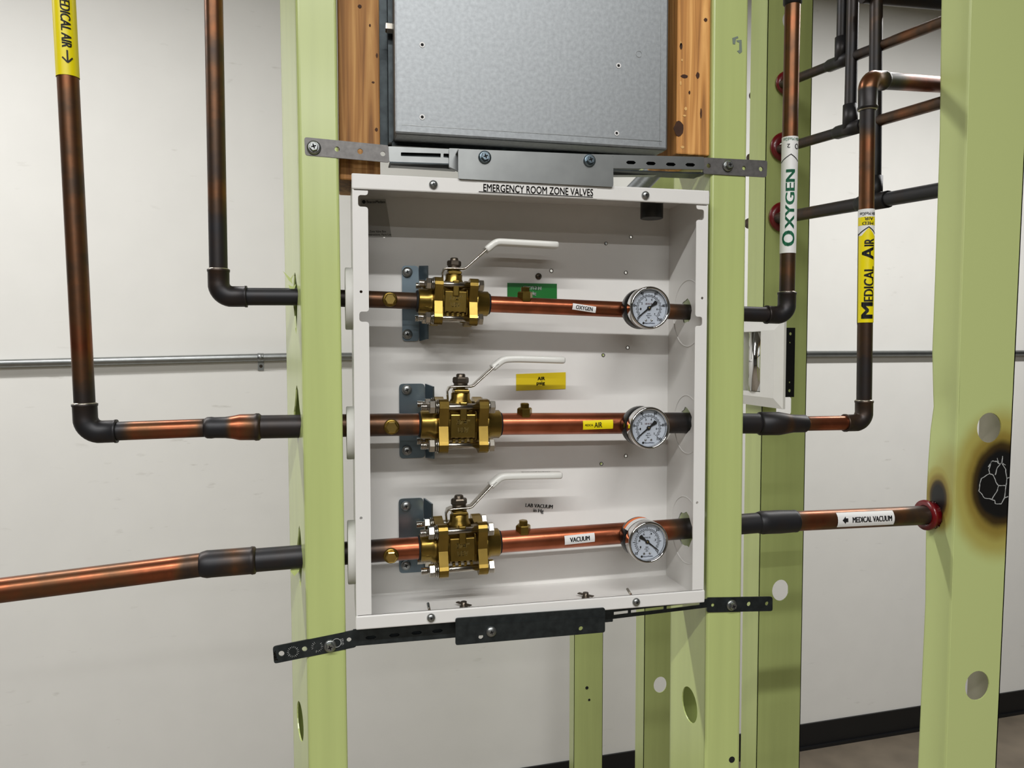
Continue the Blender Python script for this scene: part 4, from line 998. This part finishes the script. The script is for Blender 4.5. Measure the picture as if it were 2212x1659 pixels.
mb._add([tagp(-wd_ * .42, .0016), tagp(-wd_ * .36, .0016 - hx * .24), tagp(-wd_ * .36, .0016 - hx * .12), tagp(-wd_ * .32, .0016 - hx * .12), tagp(-wd_ * .32, .0016 + hx * .12), tagp(-wd_ * .36, .0016 + hx * .12), tagp(-wd_ * .36, .0016 + hx * .24)], [(0, 1, 2, 5, 6), (2, 3, 4, 5)])
mb.build('arrow', 'ink', o)
# red bushing where the vacuum pipe meets the scorched stud
bu = thing('red_bushing', hc, 'red plastic bushing around the vacuum pipe at the scorched stud', 'bushing')
ft = frame(V((hc.x, hc.y, hc.z)) - XA * .008, XA)
MB().lathe([(.0118, -.002), (.0175, -.002), (.018, .001), (.0155, .004), (.0148, .016), (.0128, .016), (.0122, .0)], 32, ft, cap=False).build('ring', 'red', bu)
mb = MB()
for i in range(6):
    a_ = i / 6 * 6.283 + .3; mb.box((.0135, -.003, .012), (.0172, .003, .018), ft @ M.Rotation(a_, 4, 'Z'))
mb.build('snap_fingers', 'red', bu)

# ------------------------------------------------------------------ ball valves
def valve(c, d_, sc_, label, size, handle_px, sleeve_cut, printed=False):
    """three-piece brass ball valve, axis along d_, stem up; sc_ = 1 for the 3/4 inch size"""
    t_ = thing('ball_valve', c - V((0, 0, .027 * sc_)), label, 'valve', 'brass ball valves in the box')
    ex = d_.normalized(); ey = V((0, 1, 0)); ez = ex.cross(ey).normalized(); ey = ez.cross(ex)
    B = M(((ex.x, ey.x, ez.x, c.x), (ex.y, ey.y, ez.y, c.y), (ex.z, ey.z, ez.z, c.z), (0, 0, 0, 1)))
    S = B @ M.Scale(sc_, 4); SX = lambda x: frame(S @ V((x, 0, 0)), ex, V((0, 0, 1)))
    mb = MB()
    k = sc_
    mb.lathe([(.0165 * k, -.0155 * k), (.0178 * k, -.014 * k), (.0178 * k, .014 * k), (.0165 * k, .0155 * k)], 24, SX(0))
    mb.rbox((-.0125, -.0195, -.0115), (.0125, -.006, .0115), .001, S)       # flat pad with the size mark
    mb.rbox((-.0145, -.0165, -.014), (-.0122, -.004, .014), .0008, S); mb.rbox((.0122, -.0165, -.014), (.0145, -.004, .014), .0008, S)
    mb.rbox((-.0035, -.0215, .006), (.0035, -.012, .0235), .001, S)         # centring ear round the upper bolt
    mb.rbox((-.0035, .012, .006), (.0035, .0215, .0235), .001, S)
    for i in range(4): mb.box((-.010 + i * .0058, -.019, -.0155), (-.0075 + i * .0058, -.012, -.0125), S)
    body = mb.build('body', 'brass', t_)
    lines = size.split('\n')
    for i, ln in enumerate(lines):
        text_flat('cast_lettering', ln, S @ V((0, -.0197, .0042 - i * .0078)), ex, -ey, .013 * k * (1 if len(ln) > 3 else .8), .0048 * k, 'castbrass', body, .006, .0002)
    for sx in (-1, 1):
        m2 = MB()
        pf = []
        for cx_, cz_ in ((1, 1), (-1, 1), (-1, -1), (1, -1)):                # lobed square flange
            a0 = math.atan2(cz_, cx_)
            for i in range(-3, 4):
                a_ = a0 + R(i * 26); pf.append((cx_ * .0187 + .0078 * math.cos(a_), cz_ * .0187 + .0078 * math.sin(a_)))
            nx = (cx_ * math.cos(math.pi / 2) - cz_, cz_ * 0 + cx_)
            b0 = a0 + math.pi / 4; pf.append((.0215 * math.cos(b0), .0215 * math.sin(b0)))
        fr = M(((0, 0, ex.x, 0), (0, 0, 0, 0), (0, 0, 0, 0), (0, 0, 0, 1)))
        o3 = S @ V((sx * .0195, 0, 0)) + ex * (.0045 * k)
        mt = M(((ey.x, ez.x, ex.x, o3.x), (ey.y, ez.y, ex.y, o3.y), (ey.z, ez.z, ex.z, o3.z), (0, 0, 0, 1))) @ M.Scale(k, 4)
        m2.plate(pf, (), .009, mt)
        m2.lathe([(.0172 * k, -.001), (.0165 * k, .004 * k), (.0142 * k, .007 * k), (.0142 * k, .0155 * k), (.0132 * k, .0165 * k)], 28, frame(S @ V((sx * .0235, 0, 0)), ex * sx))
        cap = m2.build('end_cap', 'brass', t_)
        m3 = MB().lathe([(.0118 * k, 0), (.0124 * k, .001), (.0115 * k, .0022)], 24, frame(S @ V((sx * .0396, 0, 0)), ex * sx)); m3.build('braze_ring', 'void', cap)
    for cy_ in (-1, 1):
        for cz_ in (-1, 1):
            m2 = MB(); q = S @ V((0, cy_ * .0187, cz_ * .0187)); at_ = lambda x: q + ex * (x * k)
            m2.tube([at_(-.041), at_(.026)], .0033 * k, 12)
            for i in range(6): m2.lathe([(.0034 * k, 0), (.0038 * k, .0004), (.0034 * k, .0008)], 10, frame(at_(-.0145 + i * .0013), ex), cap=False)
            for i in range(4): m2.lathe([(.0034 * k, 0), (.0038 * k, .0006), (.0034 * k, .0012)], 10, frame(at_(-.041 + i * .0014), ex), cap=False)
            m2.lathe([(.0074 * k, 0), (.0074 * k, .0012 * k)], 18, frame(at_(-.0255), ex)); m2.lathe([(.0066 * k, 0), (.0066 * k, .0014 * k)], 18, frame(at_(-.0272), ex))
            hexnut(m2, at_(-.0335), ex, .0066 * k, .006 * k, V((0, .5, .86)))
            m2.lathe([(.0074 * k, 0), (.0074 * k, .0012 * k)], 18, frame(at_(.0242), ex)); hexnut(m2, at_(.0254), ex, .0068 * k, .0055 * k, V((0, .5, .86)))
            m2.build('bolt', 'steel', t_)
    # stem, packing neck, nut
    fz = frame(S @ V((0, 0, 0)), ez, ex)
    neck = MB().lathe([(.0125 * k, .014 * k), (.0115 * k, .022 * k), (.0095 * k, .026 * k), (.0095 * k, .031 * k), (.0078 * k, .0325 * k), (.0078 * k, .036 * k)], 24, fz).build('stem_neck', 'brass', t_)
    MB().rbox((-.0075, -.0095, .0315), (.0075, .0095, .0345), .0006, S).build('stop_plate', 'brass', neck)
    sn = MB(); sn.lathe([(.0046 * k, .035 * k), (.0046 * k, .0495 * k), (.0036 * k, .0505 * k)], 16, fz)
    sn.lathe([(.007 * k, .0392 * k), (.007 * k, .041 * k)], 20, fz)
    sn.lathe([(.0074 * k, .041 * k), (.0081 * k, .0422 * k), (.0081 * k, .0458 * k), (.0072 * k, .0472 * k)], 6, fz, smooth=False); sn.build('stem_nut', 'steeldk', t_)
    # lever
    z0 = .0375 * k; hp = [P(x, y, c.y) for x, y in handle_px]
    lever = [S @ V((-.0128, 0, .0245)), S @ V((-.0135, 0, .033)), S @ V((-.0118, 0, .0368)), S @ V((-.008, 0, .0378)), S @ V((0, 0, .038)), S @ V((.0095, 0, .038)), S @ V((.0125, 0, .0388))] + hp[:1] + [hp[0].lerp(hp[1], .5)]
    rd = [.55, .62, .85, .95, 1, .95, .9, .9, .9]
    lv = MB().tube(lever, rd, 20, flat=(.0068 * k + .0008, .0014), side=V((0, 1, 0))).build('lever', 'steel', t_)
    # vinyl sleeve with rounded end
    pts = [hp[0].lerp(hp[1], 0)]; cur = hp
    sm = []
    for i in range(len(hp) - 1):
        for j in range(6): sm.append(hp[i].lerp(hp[i + 1], j / 6))
    sm.append(hp[-1])
    for _ in range(3): sm = [sm[0]] + [(sm[i - 1] + sm[i] * 2 + sm[i + 1]) / 4 for i in range(1, len(sm) - 1)] + [sm[-1]]
    n2 = len(sm); sm += [sm[-1] + (sm[-1] - sm[-2]).normalized() * e_ for e_ in (.0012, .0022, .0028, .003)]; n2 = len(sm)
    rr = [1.0] * (n2 - 4) + [.93, .75, .45, .1]
    rr[0] = .97
    sl = MB().tube(sm, rr, 20, flat=(.0068, .0036), side=V((0, 1, 0))).build('sleeve', 'sleeve', t_)
    if printed:
        dd = (hp[-1] - hp[-2]).normalized(); up = dd.cross(V((0, 1, 0))); up = up if up.z > 0 else -up
        q = hp[-2].lerp(hp[-1], .05) + up * .0034
        MB().plate(circ((0, 0), .004, 16, .0022), (), .0001, M(((dd.x, 0, up.x, q.x), (dd.y, 1, up.y, q.y), (dd.z, 0, up.z, q.z), (0, 0, 0, 1)))).build('printed_oval', 'blueink', sl)
        text_flat('printed_lettering', 'BeaconMedaes', hp[-2].lerp(hp[-1], .48) + up * .0033, dd, up, .030, .0036, 'ink', sl, .006, .0003)
    return t_
valve(vO, dox, .87, 'brass ball valve with grey-white lever on the oxygen pipe, topmost of three', '1/2"\nUSV', [(1049, 541), (1071, 523), (1100, 524.5), (1200, 530)], 0)
valve(vA, dai, 1.0, 'brass ball valve with white lever on the medical air pipe, middle of three', '3/4"\nUSV', [(1063, 795), (1086, 776.5), (1115, 775), (1214, 778)], 0)
valve(vV, dva, 1.0, 'brass ball valve with white printed lever on the vacuum pipe, lowest of three', '3/4"\nUSV', [(1059, 1049), (1081, 1029), (1110, 1027.5), (1208, 1026)], 0, True)

# ------------------------------------------------------------------ gauges
def gauge(cx_, cy_, axp, d_, label, kind):
    YG = .7165
    f0 = P(cx_, cy_, YG); rr = .0213
    o = thing('pressure_gauge', f0 + V((0, .024, -rr)), label, 'gauge', 'round gauges in the valve box')
    fr = M(((1, 0, 0, f0.x), (0, 0, -1, f0.y), (0, 1, 0, f0.z), (0, 0, 0, 1)))    # local x right, y up, z toward the viewer
    MB().lathe([(.006, -.034), (.006, -.0295), (rr * .93, -.0292), (rr * .965, -.027), (rr * .965, -.007)], 40, fr).build('case', 'blackgloss', o)
    MB().lathe([(rr * .97, -.0105), (rr, -.0092), (rr, -.001), (rr * .985, .0004), (rr * .93, .0010), (rr * .88, .0004), (rr * .86, -.0012), (rr * .86, -.0026)], 48, fr, cap=False).build('bezel', 'chrome', o)
    dl = MB().lathe([(rr * .87, -.0050), (rr * .87, -.0040)], 40, fr, smooth=False).build('dial', 'dial', o)
    zf = -.0038
    def tk(mb, a_, r0, r1, w_):
        u = V((math.cos(a_), math.sin(a_), 0)); v_ = V((-u.y, u.x, 0)) * w_ / 2
        mb._add([u * r0 - v_, u * r1 - v_, u * r1 + v_, u * r0 + v_], [(0, 1, 2, 3)], mtx=fr @ M.Translation((0, 0, zf)))
    mb = MB(); A0, A1 = R(225), R(-45)
    ra = rr * .60
    nseg = 40
    for i in range(nseg):                     # scale arcs
        for r_ in (ra, ra - .0012):
            a_, b_ = A0 + (A1 - A0) * i / nseg, A0 + (A1 - A0) * (i + 1) / nseg; wv = .00022
            q = [V((math.cos(t) * r2, math.sin(t) * r2, 0)) for t, r2 in ((a_, r_ - wv), (b_, r_ - wv), (b_, r_ + wv), (a_, r_ + wv))]
            mb._add(q, [(0, 1, 2, 3)][::1] if True else [], mtx=fr @ M.Translation((0, 0, zf)))
    nt_ = 20 if kind == 'p' else 30
    for i in range(nt_ + 1):
        a_ = A0 + (A1 - A0) * i / nt_; big = i % (4 if kind == 'p' else 5) == 0
        tk(mb, a_, ra, ra + (.0026 if big else .0014), .0006 if big else .00035)
    for i in range(15):
        a_ = A0 + (A1 - A0) * i / 14; tk(mb, a_, ra - .0012, ra - (.0032 if i % 2 == 0 else .0022), .0003)
    mb.build('scale_marks', 'ink', dl)
    nums = [(str(v_), v_ / 100) for v_ in (0, 20, 40, 60, 80, 100)] if kind == 'p' else [(str(v_), 1 - v_ / 30) for v_ in (0, 10, 20, 30)]
    inner = [(str(v_), v_ / 7.0) for v_ in range(1, 8)] if kind == 'p' else [('1', .03), ('.8', .2), ('.6', .4), ('.4', .6), ('.2', .8)]
    def nm(tx, t, r_, h_):
        a_ = A0 + (A1 - A0) * t; q = fr @ V((math.cos(a_) * r_, math.sin(a_) * r_, zf))
        text_flat('numeral', tx, q, V((1, 0, 0)), nY, h_ * .62 * len(tx), h_, 'ink', dl, .008, .0001)
    for tx, t in nums: nm(tx, t, rr * .765, .0027)
    for tx, t in inner: nm(tx, t, rr * .41, .0021)
    text_flat('print', 'USE NO OIL', fr @ V((0, .0042, zf)), XA, nY, .0075, .0016, 'redink' if kind == 'p' else 'ink', dl, .006, .0001)
    for i, tx in enumerate(('psi', 'kg/cm', 'bar') if kind == 'p' else ('BAR', 'inHg vac', 'kPa')):
        text_flat('print', tx, fr @ V((0, -.0056 - i * .0019, zf)), XA, nY, (.003, .0055, .0026)[i], .0014, 'ink', dl, .006, .0001)
    text_flat('print', 'BeaconMedaes', fr @ V((.0012, -.0150, zf)), XA, nY, .0105, .0014, 'blueink', dl, .006, .0001)
    MB().plate(circ((-.0056, -.0150), .0012), (), .0001, fr @ M.Translation((0, 0, zf + .0001))).build('print_dot', 'ink', dl)
    for sx in (-1, 1):
        MB().lathe([(.0013, -.004), (.0013, -.0036), (.0005, -.0031)], 12, fr @ M.Translation((sx * .0031, -.0122, 0))).build('dial_screw', 'chrome', dl)
    an = R(218) if kind == 'p' else R(-38)
    nm_ = MB(); rot = fr @ M.Rotation(an, 4, 'Z')
    nm_.plate([(0, -.0009), (rr * .74, -.0003), (rr * .74, .0003), (0, .0009)], (), .0003, rot @ M.Translation((0, 0, -.0028)))
    nm_.plate([(-.0095, -.0022), (-.0045, -.0011), (0, -.0006), (0, .0006), (-.0045, .0011), (-.0095, .0022), (-.0105, 0)], (), .0003, rot @ M.Translation((0, 0, -.0028)))
    nm_.lathe([(.0021, -.0036), (.0021, -.0026), (.001, -.0022)], 16, fr)
    nd = nm_.build('needle', 'ink', o); MB().lathe([(.0008, -.0024), (.0008, -.0019), (.0003, -.0017)], 12, fr).build('pin', 'brass_bright', nd)
    MB().lathe([(rr * .875, -.0018), (rr * .875, -.0012)], 40, fr, smooth=False).build('glass', 'glass', o)
    if kind == 'v':                            # orange and white sticker round the case
        def band(name, z0, z1, a0, a1, m):
            mb = MB(); k = 16; r_ = rr * .965 + .0004; vs_ = []; fs = []
            for i in range(k + 1):
                a_ = R(a0 + (a1 - a0) * i / k); vs_ += [(r_ * math.cos(a_), r_ * math.sin(a_), z0), (r_ * math.cos(a_), r_ * math.sin(a_), z1)]
            for i in range(k): fs.append((2 * i, 2 * i + 1, 2 * i + 3, 2 * i + 2))
            mb._add(vs_, fs, mtx=fr, smooth=True); mb.build(name, m, o)
        band('sticker', -.0235, -.0185, 75, 150, 'orange'); band('sticker', -.0185, -.0110, 72, 150, 'paper')
    # brass socket joining the gauge to the pipe
    MB().lathe([(.0068, -.036), (.0075, -.034), (.0075, -.026), (.006, -.024)], 16, fr).build('socket', 'brass', o)
    return o
gauge(1405, 665, oxa, dox, 'chrome-rimmed pressure gauge on the oxygen pipe, topmost of three', 'p')
gauge(1404, 925, aia, dai, 'chrome-rimmed pressure gauge on the medical air pipe, middle of three', 'p')
gauge(1401, 1172, vaa, dva, 'chrome-rimmed vacuum gauge with an orange sticker, lowest of three', 'v')

# ------------------------------------------------------------------ pipes of the crossing wall
rS = .0078
def ypt(px, py, x=None): return PX(px, py, XR if x is None else x)
def y_pipe(name_label, p0, p1, r, ctrl, cat='pipe'):
    pass
def bushing(px, py, r, label):
    p = P(px, py, Y2 - .004); o = thing('red_bushing', p, label, 'bushing', 'red bushings on the stud behind the oxygen riser')
    fr = frame(p, nY)
    MB().lathe([(r * .52, -.012), (r * .8, -.010), (r * .82, -.001), (r * 1.15, 0), (r * 1.15, .003), (r * .85, .006), (r * .52, .006)], 28, fr, cap=False).build('ring', 'red', o)
bushing(1698, 180, .0165, 'small red bushing high on the far stud, topmost behind the oxygen riser')
bushing(1692, 318, .0205, 'red bushing on the far stud beside the top of the oxygen label')
bushing(1690, 469, .0215, 'red bushing on the far stud beside the oxygen lettering')
def run(pxs, r, ctrl, label, risers):
    a_ = P(*pxs[0], Y2 - .02); x_ = a_.x
    b_ = PX(*pxs[1], x_ + .012)
    d_ = (b_ - a_).normalized(); st = a_ - d_ * .10; en = b_ + d_ * .012
    o = thing('copper_pipe', a_, label, 'pipe')
    pipe('tube', [st, en], r, ctrl, o, 18)
    for px, py, top, rr_, kind in risers:
        j = on_line(a_, d_, px)
        tp = P(top[0], top[1], j.y); dz_ = (tp - j).normalized()
        pipe('tube', [j, tp + dz_ * .25], rr_, [(0, .98), (.3, .9), (.6, .72), (1, .7)], o, 18)
        mb = MB(); mb.tube([j - d_ * .026, j + d_ * .026], r + .002, 18, [.98, .98]); mb.tube([j, j + dz_ * .034], [rr_ + .002] * 2, 18, [.98, .98])
        mb.tube([j - d_ * .032, j - d_ * .026], [r + .0004, r + .002], 18, [.98, .98], cap=False); mb.build('tee', 'copper', o)
    return o
def on_line(a_, d_, px):
    lo, hi = -1.0, 1.5
    s0 = None
    for _ in range(60):
        md = (lo + hi) / 2; q_ = a_ + d_ * md - CAM; z_ = q_.dot(FW); x_ = CX + F * q_.dot(RT) / z_ if z_ > 0 else 1e9
        if x_ < px: lo = md
        else: hi = md
    return a_ + d_ * lo
run([(1700, 178), (2032, 49)], rS - .0006, [(0, .7), (.35, .78), (.6, .9), (.75, .7), (.9, .5), (1, .6)], 'uppermost slanting copper pipe behind the medical air riser', [(1818, 130, (1821, -20), rS, 't')])
run([(1694, 320), (2032, 222)], rS - .0002, [(0, .7), (.35, .75), (.6, .92), (.8, .6), (.9, .48), (1, .6)], 'middle slanting copper pipe passing behind the top of the medical air riser', [(1836, 282, (1843, -20), rS + .0004, 't')])
run([(1691, 470), (2028, 411)], rS + .0016, [(0, .7), (.4, .76), (.6, .92), (1, .97)], 'lowest slanting dark copper pipe level with the oxygen lettering', [(1889, 437, (1893, -20), rS + .0006, 't')])
a_ = P(1880, -8, .93); b_ = P(2036, 6, .93)
oD = thing('copper_pipe', a_, 'dark copper pipe crossing the top edge left of the scorched stud', 'pipe')
pipe('tube', [a_ - (b_ - a_).normalized() * .012, b_ + (b_ - a_).normalized() * .08], .0095, [(0, .8), (1, .95)], oD, 18)

# ------------------------------------------------------------------ bevelled recessed fixture beyond the right stud
XP = .672
def pp(px, py): q = PX(px, py, XP); return (q.y, q.z)
nr = pp(1691, 884); nt_ = pp(1692, 690)
ya, yb, za_, zb_ = nr[0], nr[0] + .17, nr[1], nt_[1]
fx = thing('recessed_fixture', V((XP, ya, za_)), 'white framed wall fixture with a chrome roller, beyond the right green stud', 'wall fixture')
mX = M(((0, 0, -1, XP), (1, 0, 0, 0), (0, 1, 0, 0), (0, 0, 0, 1)))        # local x = Y, y = Z, z = -X
bv = .016; yi = pp(1651, 780)[0]; zi0, zi1 = pp(1650, 847)[1], pp(1650, 716)[1]
def ring(o_, i_, z0, z1):
    vs_ = [(*p, z0) for p in o_] + [(*p, z1) for p in i_]; k = len(o_); return vs_, [(j, (j + 1) % k, k + (j + 1) % k, k + j) for j in range(k)]
OUT = [(ya, za_), (yb, za_), (yb, zb_), (ya, zb_)]; INN = [(ya + bv, za_ + bv), (yb - bv, za_ + bv), (yb - bv, zb_ - bv), (ya + bv, zb_ - bv)]
IN2 = [(yi, zi0), (yb - (yi - ya), zi0), (yb - (yi - ya), zi1), (yi, zi1)]
mb = MB(); mb._add(*ring(OUT, OUT, -.004, 0), mtx=mX); mb._add(*ring(OUT, INN, 0, .007), mtx=mX); mb._add(*ring(INN, IN2, .007, .007), mtx=mX); mb._add(*ring(IN2, IN2, .007, -.03), mtx=mX)
mb.build('fixture_frame', 'white', fx)
MB().box((IN2[0][0], IN2[0][1], -.03), (IN2[2][0], IN2[2][1], -.028), mX).build('recess_back', 'zinc', fx)
cy_ = IN2[0][0] + .023
MB().tube([V((XP + .008, cy_, IN2[0][1] + .001)), V((XP + .008, cy_, IN2[2][1] - .001))], .020, 28).build('roller', 'chrome', fx)
MB().tube([V((XP - .012, cy_ + .05, IN2[0][1] + .012)), V((XP - .012, cy_ + .05, IN2[2][1] - .012))], .003, 10).tube([V((XP - .012, cy_ + .05, IN2[0][1] + .012)), V((XP + .02, cy_ + .05, IN2[0][1] + .012))], .003, 10).build('rod', 'steel', fx)
ye = ya + .012
bl = P(1693, 858, ye); bt = P(1718, 708, ye)
br = MB().plate([(XP + .001, bl.z), (bt.x, bl.z), (bt.x, bt.z), (XP + .001, bt.z)], [cpx(1708, 721, 3.4, ye), cpx(1707, 740, 1.8, ye), cpx(1706, 826, 2, ye), cpx(1706, 844, 3.4, ye)], .0018, fm(ye)).build('mounting_flange', 'black', fx)

# galvanised conduit glimpsed between the upper hanger and the box
a_, b_ = P(1432, 350, 1.3), P(1345, 440, 1.3)
cd = MB().tube([V((a_.x + .03, a_.y, CEIL)), a_ + V((.03, 0, .08)), a_ + V((.02, 0, .03)), a_, b_, b_ + V((-.03, 0, -.04)), b_ + V((-.035, 0, -.25))], .016, 18).build('flexible_conduit', 'galv', None, b_)
tag(cd, 'short grey conduit slanting behind the box, glimpsed below the upper hanger', 'conduit')
